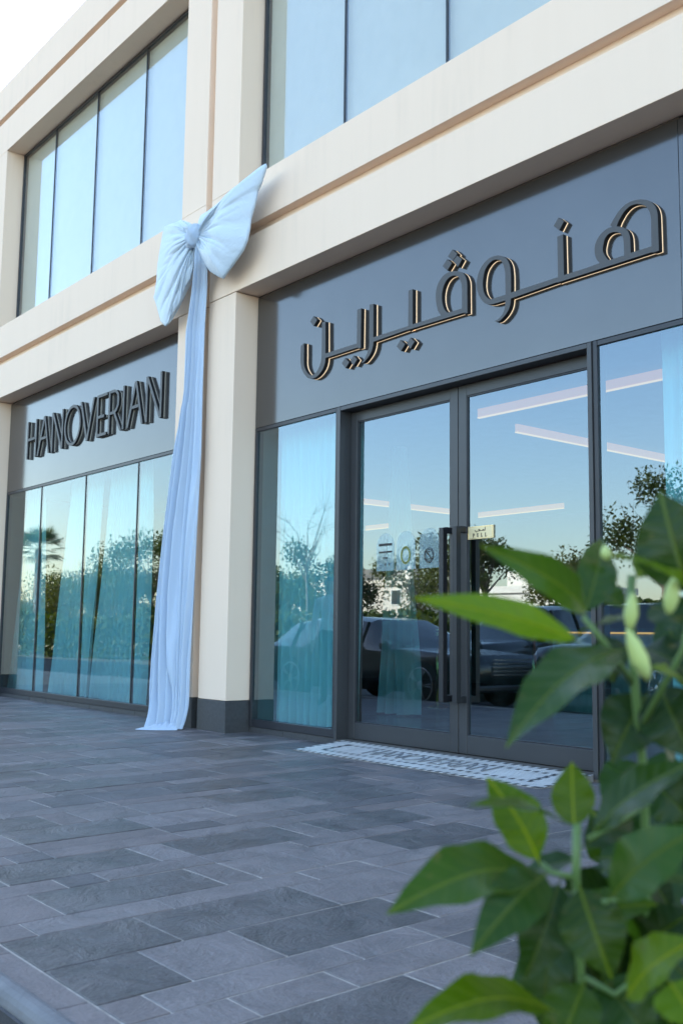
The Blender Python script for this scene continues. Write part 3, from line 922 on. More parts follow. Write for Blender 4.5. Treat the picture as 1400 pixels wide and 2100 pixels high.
# border course and rounded kerb along the road
x = -9.0
random.seed(8)
while x < 3:
    L = random.choice((.46, .52, .60))
    vv, ff = slab(L - .006, .088, 0)
    o = mobj('border_stone', vv, ff, M['stone_warm'], pav)
    o.location = (x + L / 2, 1.212, 0.001)
    x += L
kb = empty('kerb', (0, 1.12, ROAD)); tag(kb, kind='structure')
x = -9.3
prof = [(1.165, -.17), (1.165, .003), (1.152, .006), (1.136, .004), (1.122, -.004), (1.114, -.016), (1.110, -.030), (1.110, -.17)]
while x < 3:
    L = .9
    n = len(prof)
    vv = [(x + .003, y - 1.12, z - ROAD) for y, z in prof] + [(x + L - .003, y - 1.12, z - ROAD) for y, z in prof]
    ff = [tuple(range(n - 1, -1, -1)), tuple(range(n, 2 * n))] + [(i, (i + 1) % n, (i + 1) % n + n, i + n) for i in range(n)]
    mobj('kerb_stone', vv, ff, M['kerb'], kb)
    MB().box(x + .003, x + L - .003, -.022, -.011, 0, -ROAD - .036).build('kerb_face', M['plinth'], kb)
    x += L
for xa, xb in ((-40, -9.31), (2.5, 12)):
    MB().box(xa, xb, -.035, .045, -.0, -ROAD + .004).build('kerb_run', M['kerb'], kb)

# ------------------------------------------------------------------ mosaic ramp at the door
mx0, mx1, my0, my1 = -6.955, -4.345, 5.150, 5.688
mz0, mz1 = .006, .050
mat_t = empty('mosaic_doormat', (mx0, my0, 0), 'white mosaic ramp with black borders before the double door', 'doormat')
def mz(y): return mz0 + (mz1 - mz0) * (y - my0) / (my1 - my0)
base = MB().add([(0, 0, -.02), (mx1 - mx0, 0, -.02), (mx1 - mx0, my1 - my0, -.02), (0, my1 - my0, -.02), (0, 0, mz0 - .002), (mx1 - mx0, 0, mz0 - .002), (mx1 - mx0, my1 - my0, mz1 - .002), (0, my1 - my0, mz1 - .002)],
                [(0, 3, 2, 1), (4, 5, 6, 7), (0, 1, 5, 4), (1, 2, 6, 5), (2, 3, 7, 6), (3, 0, 4, 7)]).build('mortar_bed', M['mortar'], mat_t)
M['tile_grey'] = simple('grey_mosaic', (0.20, 0.20, 0.205), .4, var=.1)
NR, NC = 14, 66
pr, pc = (my1 - my0) / NR, (mx1 - mx0) / NC
tiles = {0: MB(), 1: MB()}
for r_ in range(NR):
    off = .5 if r_ % 2 else 0
    for c_ in range(-1, NC + 1):
        a0, a1 = max(0, (c_ + off) * pc + .0026), min(mx1 - mx0, (c_ + 1 + off) * pc - .0026)
        if a1 - a0 < pc * .3: continue
        b0, b1 = r_ * pr + .0026, (r_ + 1) * pr - .0026
        dark = 0
        cc = c_
        if r_ in (0, NR - 1) and cc % 2 == 0: dark = 1
        if (cc <= 0 or cc >= NC - 1) and r_ % 2 == 0: dark = 1
        if r_ in (3, NR - 4) and 5 <= cc <= NC - 6 and cc % 2 == 0: dark = 1
        if cc in (5, NC - 6) and 3 <= r_ <= NR - 4: dark = 1
        z0_, z1_ = mz(my0 + b0), mz(my0 + b1)
        sl = pc * .28 * (1 if r_ % 2 else 1)
        v = [(a0 - .0, b0, z0_), (a1, b0, z0_), (min(a1 + .010, mx1 - mx0), b1, z1_), (a0 + .010, b1, z1_)]
        v += [(p[0], p[1], p[2] - .006) for p in v]
        tiles[dark].add(v, [(0, 1, 2, 3), (0, 4, 5, 1), (1, 5, 6, 2), (2, 6, 7, 3), (3, 7, 4, 0)])
tag(tiles[0].build('white_tiles', M['tile_white'], mat_t), kind='stuff')
tag(tiles[1].build('black_tiles', M['tile_black'], mat_t), kind='stuff')
SC = .33
for nm, polys, holes in LATIN:
    for k, p in enumerate(polys):
        q = [((a + 12.23) * SC, (b - 3.66) * SC) for a, b in p]
        hq = [[((a + 12.23) * SC, (b - 3.66) * SC) for a, b in h] for h in (holes if k == 0 else [])]
        o = filled('inlaid_letter', q, hq, 0, .004, [M['tile_grey'], M['tile_grey']], mat_t)
        sl = math.atan2(mz1 - mz0, my1 - my0)
        yc = 5.425
        o.matrix_local = Matrix.Translation((-5.66 - mx0, yc - my0, mz(yc) + .0060 + .0004 * k)) @ Matrix.Rotation(sl, 4, 'X') @ Matrix.Rotation(-math.pi / 2, 4, 'X')

# ------------------------------------------------------------------ the big blue bow
BOW_R = [(-8.848,5.09),(-8.866,5.159),(-8.846,5.226),(-8.714,5.227),(-8.576,5.24),(-8.342,5.267),(-8.149,5.313),(-7.897,5.327),(-7.776,5.347),(-7.694,5.368),(-7.67,5.341),(-7.705,5.277),(-7.755,5.196),(-7.813,5.143),(-7.833,5.069),(-7.868,4.99),(-7.919,4.898),(-7.938,4.795),(-7.972,4.697),(-8.039,4.617),(-8.147,4.557),(-8.273,4.491),(-8.385,4.429),(-8.47,4.466),(-8.574,4.527),(-8.663,4.584),(-8.737,4.667),(-8.83,4.76),(-8.86,4.837),(-8.883,4.931)]
BOW_L = [(-8.92,5.107),(-9.072,5.214),(-9.264,5.309),(-9.359,5.314),(-9.476,5.33),(-9.615,5.348),(-9.641,5.289),(-9.69,5.129),(-9.738,4.947),(-9.755,4.746),(-9.777,4.628),(-9.805,4.594),(-9.738,4.496),(-9.669,4.367),(-9.623,4.276),(-9.53,4.204),(-9.444,4.224),(-9.437,4.262),(-9.354,4.312),(-9.227,4.399),(-9.124,4.529),(-9.036,4.604),(-8.987,4.688),(-8.956,4.777),(-8.934,4.868),(-8.932,4.935)]
def resample(pts, n):
    P = [Vector((*p, 0)) for p in pts]
    L = [0]
    for a, b in zip(P, P[1:]): L.append(L[-1] + (b - a).length)
    out = []
    j = 0
    for i in range(n):
        t = L[-1] * i / (n - 1)
        while j < len(L) - 2 and L[j + 1] < t: j += 1
        f = (t - L[j]) / max(1e-9, L[j + 1] - L[j])
        q = P[j].lerp(P[j + 1], f)
        out.append((q.x, q.y))
    return out
bow = empty('ribbon_bow', (-8.92, 5.40, 4.9), 'giant pale blue fabric bow tied on the twin pilaster', 'bow')
def loop(name, outline, c, H, seed, y0, crease):
    nt_, ns = 180, 40
    O = resample(outline, nt_)
    vs, fs = [], []
    for side in (0, 1):
        for i in range(nt_):
            t = i / (nt_ - 1)
            for j in range(ns):
                s_ = j / (ns - 1)
                x = c[0] + (O[i][0] - c[0]) * s_
                z = c[1] + (O[i][1] - c[1]) * s_
                R_ = math.hypot(O[i][0] - c[0], O[i][1] - c[1])
                f = (math.sin(math.pi * min(1, s_ ** .8))) ** .75 if 0 < s_ < 1 else 0
                g_ = (math.sin(math.pi * (.04 + .92 * t))) ** .6
                if side == 0:
                    rr = s_ * R_
                    # gathers run out from the knot: fine in t, slow along s
                    reach = math.exp(-s_ * crease)
                    q = Vector((t * 11 + seed, s_ * 1.1, seed))
                    r1 = (1 - abs(noise.noise(q)) * 1.6) ** 3
                    q2 = Vector((t * 26 + seed, s_ * 1.6, seed + 9))
                    r2 = (1 - abs(noise.noise(q2)) * 1.6) ** 3
                    q3 = Vector((x * 5 + seed, z * 5, 2.0))
                    fold = (.085 * r1 + .040 * r2) * reach * min(1, s_ * 5) * (1 - s_) ** .35
                    y = y0 - H * f * g_ * (.9 + .25 * noise.noise(Vector((x * 1.3, z * 1.3, seed)))) + fold - .020
                    y += .008 * noise.noise(q3) * f
                else:
                    y = min(y0 + .10 * f * g_, YP - .012)
                vs.append((x + 8.92 + (.9 * (y0 - y) if side == 0 else 0), y - 5.40, z - 4.9))
        b0 = side * nt_ * ns
        for i in range(nt_ - 1):
            for j in range(ns - 1):
                a = b0 + i * ns + j
                q = (a, a + 1, a + ns + 1, a + ns)
                fs.append(q if side else q[::-1])
    b1 = nt_ * ns
    for i in range(nt_ - 1):      # turned hem: two thin rims joining front and back
        a, b = i * ns + ns - 1, (i + 1) * ns + ns - 1
        fs.append((a, b, b1 + b, b1 + a))
    o = mobj(name, vs, fs, M['satin'], bow, smooth=True)
    mw = o.modifiers.new('weld', 'WELD'); mw.merge_threshold = .0005
    return o
loop('bow_loop', BOW_R, (-8.895, 4.99), .135, 1.7, 5.26, 2.6)
loop('bow_loop', BOW_L, (-8.915, 5.01), .10, 6.3, 5.26, 1.1)
# knot: a band wound round the gathered cloth
kv, kf = [], []
nu, nv = 28, 18
for i in range(nu):
    a = 2 * math.pi * i / nu
    for j in range(nv):
        t = j / (nv - 1)
        zz = (t - .5) * .235
        r_ = .062 + .034 * math.sin(math.pi * t) + .010 * math.sin(5 * a + 6 * t * 2) + .006 * math.sin(9 * a - 8 * t)
        if t in (0, 1): r_ *= .4
        kv.append((.06 + r_ * math.cos(a) * .85 + zz * .30, -.195 + r_ * 1.15 * math.sin(a), .092 + zz))
for i in range(nu):
    for j in range(nv - 1):
        kf.append((i * nv + j, ((i + 1) % nu) * nv + j, ((i + 1) % nu) * nv + j + 1, i * nv + j + 1))
mobj('knot', kv, kf, M['chiffon'], bow, smooth=True)
# long pleated tail
TAIL = [(-8.9, 5.24, 4.702, -8.712, 5.26, 4.655), (-9.045, 5.3, 4.468, -8.822, 5.33, 4.417), (-9.182, 5.33, 4.086, -8.881, 5.35, 4.023), (-9.203, 5.33, 3.442, -8.885, 5.35, 3.389), (-9.329, 5.3, 2.753, -8.875, 5.35, 2.702), (-9.409, 5.26, 1.938, -8.916, 5.35, 1.912), (-9.418, 5.22, 1.331, -8.939, 5.35, 1.325), (-9.378, 5.17, 0.735, -8.946, 5.34, 0.745), (-9.328, 5.13, 0.348, -8.935, 5.33, 0.363), (-9.255, 5.09, 0.066, -8.919, 5.32, 0.057)]
def tail_row(z):
    for a, b in zip(TAIL, TAIL[1:]):
        za, zb = a[2], b[2]
        if za >= z >= zb or (a is TAIL[0] and z > za) or (b is TAIL[-1] and z < zb):
            f = max(0, min(1, (za - z) / (za - zb)))
            return [a[k] + (b[k] - a[k]) * f for k in (0, 1, 3, 4)]
tv, tf = [], []
nu, nz_ = 120, 110
ztop, zbot = 4.93, .012
for side in (0, 1):
    for j in range(nz_):
        z = ztop + (zbot - ztop) * j / (nz_ - 1)
        xl, yl, xr, yr = tail_row(min(z, 4.75))
        wdt = math.hypot(xr - xl, yr - yl)
        for i in range(nu):
            t = i / (nu - 1)
            x, y = xl + (xr - xl) * t, yl + (yr - yl) * t
            amp = min(.036, .020 + .018 * (ztop - z) / 4.5) * (1 if wdt > .35 else .8)
            ph = 2.2 * noise.noise(Vector((t * 3.6, z * .30, 2)))
            f = math.sin(2 * math.pi * (9.0 * t + ph)) * amp + math.sin(2 * math.pi * (4 * t + .5 * ph + .05 * z)) * amp * .9
            f = f + .006 * noise.noise(Vector((t * 40, z * 2.0, 5)))
            ed = math.sin(math.pi * t) ** .35 if 0 < t < 1 else 0
            if z < .30:                      # gathers and breaks over the stones
                k = (1 - z / .30)
                y -= .05 * k * k * (1 + .6 * math.sin(7 * t + 1))
                x += .03 * k * k * math.sin(9 * t)
            if side == 0: y = y - .034 * ed + f * ed
            else: y = min(y + .030 * ed, YP - .008)
            tv.append((x + 8.92, y - 5.40, z - 4.9))
    b0 = side * nz_ * nu
    for j in range(nz_ - 1):
        for i in range(nu - 1):
            a = b0 + j * nu + i
            q = (a, a + 1, a + nu + 1, a + nu)
            tf.append(q[::-1] if side == 0 else q)
mobj('tail', tv, tf, M['chiffon'], bow, smooth=True)
# the end lying on the stones
pv, pf = [], []
na, nr_ = 60, 20
for i in range(na):
    t = i / (na - 1)
    for j in range(nr_):
        s_ = j / (nr_ - 1)
        # ribbon-like heap from the hem foot towards the left front
        cx, cy = -8.97 + (-9.20 + 8.97) * t, 5.26 + (4.90 - 5.26) * t
        wd = .14 * (1 - t) ** .6 + .05 * math.sin(math.pi * t) + .012
        px = cx - wd * (s_ - .35) * 1.2
        py = cy + wd * (s_ - .5) * .9
        hz = (.055 * (1 - t) + .035) * math.sin(math.pi * s_) ** .7 * (1 - t ** 3 * .85)
        hz *= .65 + .7 * abs(noise.noise(Vector((px * 14, py * 14, 1))))
        pv.append((px + 8.92, py - 5.40, .004 + hz - 4.9))
for i in range(na - 1):
    for j in range(nr_ - 1):
        a = i * nr_ + j
        pf.append((a, a + nr_, a + nr_ + 1, a + 1))
mobj('tail_end', pv, pf, M['chiffon'], bow, smooth=True)

# ------------------------------------------------------------------ shop interior
for o in (box('interior_floor', -17.0, -1.0, 5.90, 15.0, 0, .035, M['in_floor']), box('interior_ceiling', -17.0, -1.0, 5.79, 15.0, 3.20, 3.30, M['in_ceil']),
          box('interior_back_wall', -17.0, -1.0, 15.0, 15.1, 0, 3.2, M['in_wall']), box('interior_side_wall', -17.1, -17.0, 5.79, 15.0, 0, 3.2, M['in_wall']),
          box('interior_end_wall', -1.0, -.9, 5.79, 15.0, 0, 3.2, M['in_wall']), box('interior_pier', -9.56, -8.46, 5.76, 6.15, 0, 3.2, M['in_ceil'])):
    tag(o, kind='structure')
# cove lights in the ceiling
COVES = [((-6.97, -3.2), (7.37, 7.40), 'ceiling cove light running parallel to the doors'), ((-7.21, -7.18), (8.2, 12.2), 'ceiling cove light running back into the shop'),
         ((-12.95, -11.0), (13.70, 13.73), 'far ceiling cove light at the back of the shop'), ((-12.95, -12.92), (10.6, 13.4), 'far ceiling cove light receding beside the back wall'), ((-16.2, -14.9), (13.76, 13.79), 'farthest short cove light on the shop ceiling')]
for (a0, a1), (b0, b1), lab in COVES:
    t = empty('cove_light', (a0, b0, 3.105), lab, 'light', 'ceiling cove lights')
    MB().box(0, a1 - a0, 0, b1 - b0, .010, .094).build('lit_face', M['led'], t)
    MB().box(-.002, a1 - a0 + .002, -.002, b1 - b0 + .002, 0, .0095).build('led_tape', M['led_line'], t)

def curtain(label, y, ztop, zbot, xt, xb, n=7, amp=.05, seed=0, mat='curtain'):
    nu, nz_ = n * 10, 24
    vs, fs = [], []
    for j in range(nz_):
        k = j / (nz_ - 1)
        z = ztop + (zbot - ztop) * k
        e = k ** 1.3
        x0, x1 = xt[0] + (xb[0] - xt[0]) * e, xt[1] + (xb[1] - xt[1]) * e
        for i in range(nu):
            t = i / (nu - 1)
            ph = .8 * noise.noise(Vector((t * 3, k * .8, seed)))
            f = math.sin(2 * math.pi * (n * t + ph)) * amp * (.6 + .4 * k) + .3 * amp * noise.noise(Vector((t * 20, k * 3, seed + 4)))
            vs.append((x0 + (x1 - x0) * t + .2 * amp * math.cos(2 * math.pi * n * t), y + f, z + (.03 * noise.noise(Vector((t * 5, 1, seed))) if j == nz_ - 1 else 0)))
    for j in range(nz_ - 1):
        for i in range(nu - 1):
            a = j * nu + i
            fs.append((a, a + 1, a + nu + 1, a + nu))
    o = mobj('curtain', vs, fs, M[mat], smooth=True)
    return tag(o, label, 'curtain', 'sheer curtains inside the shop windows')
curtain('sheer curtain filling the narrow window left of the doors', 6.02, 3.15, .09, (-8.42, -7.13), (-8.42, -7.15), 10, .045, 1)
curtain('sheer curtain at the far left edge of the left shop window', 6.10, 3.15, .08, (-15.1, -14.5), (-15.5, -14.3), 6, .05, 2)
curtain('sheer curtain spread behind the second pane of the left shop window', 6.12, 3.15, .07, (-13.6, -12.6), (-14.1, -12.85), 9, .05, 3)
curtain('sheer curtain spread behind the third pane of the left shop window', 6.12, 3.15, .07, (-12.4, -11.3), (-12.8, -11.3), 10, .05, 4)
curtain('sheer curtain beside the blue ribbon in the left shop window', 6.12, 3.15, .07, (-10.85, -9.7), (-10.95, -9.7), 8, .05, 5)
curtain('gathered drape hanging deep inside behind the left door', 8.05, 3.15, .06, (-8.95, -8.78), (-9.15, -8.58), 4, .10, 6)
curtain('sheer curtain in the window right of the doors', 6.05, 3.15, .08, (-4.0, -3.05), (-4.0, -3.1), 6, .045, 7)

def stanchion(x, y, label):
    t = empty('stanchion', (x, y, .036), label, 'stanchion', 'brass rope posts inside the shop')
    MB().lathe([(.16, 0), (.16, .012), (.145, .022), (.04, .05), (.028, .07)], 24).build('base', M['gold'], t, True)
    MB().lathe([(.025, .05), (.025, .93)], 14).build('post', M['gold'], t, True)
    MB().lathe([(.035, .90), (.035, .935), (.02, .945), (.032, .965), (.04, .985), (.032, 1.01), (.005, 1.025)], 16).build('finial', M['gold'], t, True)
stanchion(-9.6, 8.75, 'brass rope post seen through the left door, left one')
stanchion(-9.55, 9.35, 'brass rope post seen through the left door beside the handle')
stanchion(-10.75, 8.2, 'brass rope post behind the curtain of the narrow window')
stanchion(-8.0, 9.4, 'brass rope post seen through the right door')
stanchion(-6.27, 8.9, 'brass rope post behind the window right of the doors')
dk = empty('reception_desk', (-6.6, 10.7, .036), 'marble reception desk with glowing edge inside the shop', 'desk')
MB().box(-1.9, 2.2, -.36, .36, 0, .96).build('front', M['marble'], dk, bevel=.01)
MB().box(-1.95, 2.25, -.42, .42, .985, 1.03).build('top', M['in_wall'], dk, bevel=.006)
MB().box(-1.93, 2.23, -.40, -.385, .962, .984).build('led_strip', M['led_line'], dk)
ex = empty('fire_extinguisher', (-8.30, 6.28, .40), 'red fire extinguisher with paper label behind the narrow window', 'extinguisher')
MB().lathe([(.075, 0), (.082, .02), (.082, .44), (.06, .50), (.025, .53), (.022, .56)], 20).build('cylinder', M['red'], ex, True)
MB().box(-.02, .02, -.06, .05, .56, .60).build('valve', M['frame'], ex)
MB().tube([(.0, -.05, .585), (.09, -.05, .52), (.11, -.03, .30), (.10, -.02, .10)], [.010] * 4, 8).build('hose', M['frame'], ex, True)
lb = MB().box(-.075, .075, -.096, -.093, .26, .50).build('paper_label', M['paper'], ex)
MB().box(-.06, .06, -.0975, -.0962, .36, .44).build('print', M['blueink'], lb)

# ------------------------------------------------------------------ the street behind the camera (seen in the glass)
M['car_glass'] = simple('car_glass', (0.015, 0.02, 0.022), .04, spec=.9)
M['bark'] = simple('bark', (0.16, 0.12, 0.09), .9, var=.3, scale=8, bump=.5, bscale=20)
M['tree_leaf'] = leaf_mat('tree_leaf', (0.020, 0.038, 0.006), (0.060, 0.078, 0.010), .3, False, .5)
M['tree_leaf2'] = leaf_mat('tree_leaf_olive', (0.036, 0.048, 0.009), (0.080, 0.088, 0.018), .3, False, .5)
M['palm_leaf'] = leaf_mat('palm_leaf', (0.04, 0.08, 0.03), (0.07, 0.11, 0.04), .2, False, .45)

def tree(loc, h, cr, seed, label, leaf='tree_leaf', nl=5200, ls=.24, bare=0.0, trunk=.16, squash=.85):
    rng = random.Random(seed)
    t = empty('tree', loc, label, 'tree', 'trees across the road')
    tb = MB()
    base_h = h - cr * squash * 1.7
    lean = Vector((rng.uniform(-.15, .15), rng.uniform(-.15, .15), 1))
    top = Vector((lean.x * base_h, lean.y * base_h, base_h))
    tb.tube([(0, 0, 0), tuple(top * .5 + Vector((rng.uniform(-.1, .1), 0, 0))), tuple(top)], [trunk, trunk * .8, trunk * .62], 8)
    clumps = []
    cc = Vector((top.x, top.y, h - cr * squash))
    for k in range(13):
        d = Vector((rng.gauss(0, 1), rng.gauss(0, 1), rng.gauss(.15, .8))).normalized()
        e = cc + Vector((d.x * cr, d.y * cr, d.z * cr * squash)) * rng.uniform(.45, .95)
        midp = top.lerp(e, .5) + Vector((rng.uniform(-.3, .3), rng.uniform(-.3, .3), .15))
        tb.tube([tuple(top * rng.uniform(.75, 1)), tuple(midp), tuple(e)], [trunk * .38, trunk * .2, trunk * .05], 5, False)
        clumps.append((e, rng.uniform(.28, .5) * cr))
        for q in range(3):
            d2 = Vector((rng.gauss(0, 1), rng.gauss(0, 1), rng.gauss(.2, .6))).normalized() * cr * .42
            tb.tube([tuple(midp.lerp(e, .5)), tuple(e + d2)], [trunk * .11, trunk * .03], 4, False)
    tb.build('trunk', M['bark'], t, True)
    vs, fs = [], []
    n = int(nl * (1 - bare))
    for k in range(n):
        c_, r_ = rng.choice(clumps)
        d = Vector((rng.gauss(0, 1), rng.gauss(0, 1), rng.gauss(0, .8))).normalized()
        p = c_ + d * r_ * (rng.random() ** .45)
        a = Vector((rng.gauss(0, 1), rng.gauss(0, 1), rng.gauss(0, 1))).normalized()
        b = a.cross(d)
        if b.length < .1: continue
        b.normalize()
        s1_, s2_ = ls * rng.uniform(.6, 1.2), ls * rng.uniform(.3, .6)
        i0 = len(vs)
        vs += [tuple(p - a * s1_ * .5), tuple(p + b * s2_ * .5), tuple(p + a * s1_ * .5), tuple(p - b * s2_ * .5)]
        fs.append((i0, i0 + 1, i0 + 2, i0 + 3))
    if fs: mobj('crown', vs, fs, M[leaf], t)
    return t

G0 = ROAD + .1
tree((-64, -24, G0), 8.6, 3.4, 1, 'round green tree reflected beside the blue ribbon', nl=6000)
tree((-70, -25, G0), 6.6, 3.2, 2, 'olive green tree reflected in the third pane of the left window', 'tree_leaf2', nl=6000)
tree((-79, -26, G0), 6.6, 3.6, 3, 'broad green tree reflected in the second pane of the left window', nl=6000)
tree((-90, -27, G0), 6.2, 3.2, 4, 'low olive tree reflected at the left end of the left window', 'tree_leaf2')
tree((-58, -27, G0), 5.8, 3.0, 12, 'low tree reflected behind the twin pilaster')
tree((-48, -26, G0), 6.2, 2.8, 5, 'bushy green tree reflected in the narrow window', nl=6000)
tree((-43, -29, G0), 6.9, 2.8, 6, 'sparse tree reflected behind the door stickers', 'tree_leaf2', bare=.35)
tree((-38.5, -27, G0), 6.4, 2.4, 7, 'thin tree reflected left of the door handles', 'tree_leaf2', bare=.2)
tree((-33.6, -25, G0), 6.0, 2.0, 8, 'slender tree reflected below the gold plate', nl=2400)
tree((-23.5, -24, G0), 8.3, 3.2, 9, 'tall leafy tree reflected in the window right of the doors', nl=5600, ls=.22)
tree((-18.5, -25, G0), 7.4, 3.0, 10, 'leafy tree reflected at the far right window edge', nl=6000)
tree((-38.8, -18, G0), 8.2, 2.6, 11, 'bare branching tree reflected in the narrow window', bare=1.0, trunk=.07)
tree((-66.5, -22, G0), 6.0, 3.2, 21, 'dense low tree reflected between the third and fourth panes', nl=6000)
tree((-74, -22, G0), 5.6, 3.4, 22, 'dense low tree reflected low in the third pane', 'tree_leaf2', nl=6000)
tree((-83, -23, G0), 5.8, 3.4, 23, 'dense low tree reflected between the first and second panes', nl=6000)
tree((-52, -24, G0), 5.2, 2.8, 24, 'dense low tree reflected at the left edge of the narrow window', nl=5600)
tree((-45.5, -22, G0), 4.9, 2.6, 25, 'dense low tree reflected beside the door post', nl=5600)
tree((-29, -25, G0), 4.9, 2.6, 26, 'dense low tree reflected right of the slender one', 'tree_leaf2', nl=5600)
# clipped hedge along the far pavement: stuff nobody could count
rng = random.Random(5)
hv, hf = [], []
for k in range(32000):
    x = rng.uniform(-110, -12)
    p = Vector((x, rng.uniform(-8.6, -6.6), ROAD + (rng.random() ** .7) * (1.7 + .7 * noise.noise(Vector((x * .25, 0, 0))))))
    a = Vector((rng.gauss(0, 1), rng.gauss(0, 1), rng.gauss(0, 1))).normalized() * .16
    b = Vector((rng.gauss(0, 1), rng.gauss(0, 1), rng.gauss(0, 1))).normalized() * .10
    i0 = len(hv)
    hv += [tuple(p - a), tuple(p + b), tuple(p + a), tuple(p - b)]
    hf.append((i0, i0 + 1, i0 + 2, i0 + 3))
tag(mobj('hedge_foliage', hv, hf, M['tree_leaf']), 'shaggy green hedge running along the far side of the road', 'hedge', kind='stuff')

# fan palm
pm = empty('palm_tree', (-46.6, -8.0, ROAD), 'fan palm reflected in the first pane of the left shop window', 'palm')
MB().tube([(0, 0, 0), (.05, 0, 2.5), (0, .05, 4.9)], [.20, .16, .15], 10).build('trunk', M['bark'], pm, True)
rng = random.Random(3)
for k in range(34):
    az = k * 2.399
    el = rng.uniform(-.5, 1.25)
    d = Vector((math.cos(az) * math.cos(el), math.sin(az) * math.cos(el), math.sin(el)))
    side = d.cross(Vector((0, 0, 1))).normalized()
    up_ = side.cross(d)
    b0 = Vector((0, 0, 4.9)); hub = b0 + d * .62
    vs, fs = [], []
    for q in range(18):
        a = (q / 17 - .5) * 2.5
        dr = (d * math.cos(a) + side * math.sin(a)).normalized()
        tip = hub + dr * .80 + Vector((0, 0, -.16 * abs(a)))
        w = dr.cross(up_).normalized() * .022
        md = hub + dr * .45
        i0 = len(vs)
        vs += [tuple(hub), tuple(md + w), tuple(tip), tuple(md - w)]
        fs.append((i0, i0 + 1, i0 + 2, i0 + 3))
    i0 = len(vs)
    vs += [tuple(b0 + side * .015), tuple(b0 - side * .015), tuple(hub - side * .012), tuple(hub + side * .012)]
    fs.append((i0, i0 + 1, i0 + 2, i0 + 3))
    mobj('frond', vs, fs, M['palm_leaf'], pm)

# the shop terrace goes on to the left, outside the picture; it keeps the road in shade
nb = empty('neighbouring_shops', (-52, 10, ROAD), 'cream shop terrace continuing beyond the left pilaster', 'building')
MB().box(-29.9, 29.9, -4.2, 8, 0, 9.6).build('wall', M['wall'], nb)
for k in range(9):
    xc = -26.4 + k * 6.6
    for z0, z1 in ((.2, 3.9), (5.6, 8.2)):
        w_ = empty('window'); w_.parent = nb
        MB().box(xc - 2.6, xc + 2.6, -4.26, -4.203, z0, z1).build('frame', M['frame'], w_)
        MB().box(xc - 2.5, xc + 2.5, -4.275, -4.262, z0 + .1, z1 - .1).build('pane', M['car_glass'], w_)
# low pale villas far across the road
M['villa'] = simple('pale_render', (0.62, 0.54, 0.44), .85, var=.06)
M['villa2'] = simple('white_render', (0.72, 0.67, 0.58), .85, var=.06)
M['dark_glass'] = simple('dark_window_glass', (0.02, 0.025, 0.03), .1)
def villa(x0, x1, y, h, label, mat, seed):
    rng = random.Random(seed)
    b = empty('villa', ((x0 + x1) / 2, y, ROAD), label, 'house', 'villas across the road')
    w = (x1 - x0) / 2
    MB().box(-w, w, -8, 0, 0, h - .5).build('wall', M[mat], b)
    MB().box(-w - .15, w + .15, -8.15, .15, h - .498, h).build('parapet', M[mat], b)
    MB().box(-w * .5, w * .1, -5, -1.2, h + .002, h + 1.1).build('roof_room', M[mat], b)
    for k in range(3):
        MB().lathe([(.02, 1.25), (.5, 1.2), (.6, .9), (.6, .15), (.55, .0)][::-1], 14, (w * .35 + k * 1.4, -2.5, h)).build('water_tank', M['villa2'], b, True)
    n = max(2, int((x1 - x0) / 3.2))
    for fl in range(2 if h > 4.6 else 1):
        for k in range(n):
            xc = -w + (k + .5) * 2 * w / n
            z0 = .9 + fl * 2.6
            if z0 + 1.4 > h - .6: continue
            wd = empty('window'); wd.parent = b
            MB().box(xc - .62, xc + .62, -.002, .05, z0, z0 + 1.3).build('frame', M['villa2'], wd)
            MB().box(xc - .52, xc + .52, .049, .06, z0 + .1, z0 + 1.2).build('pane', M['dark_glass'], wd)
villa(-76, -60, -44, 5.6, 'low beige villa reflected in the left door', 'villa', 1)
villa(-53, -44.5, -44, 4.7, 'white villa with roof tanks reflected in the right door', 'villa2', 2)
villa(-100, -84, -46, 5.4, 'beige villa reflected behind the left window trees', 'villa', 3)
villa(-36, -22, -48, 4.4, 'beige villa behind the tall reflected tree', 'villa', 4)

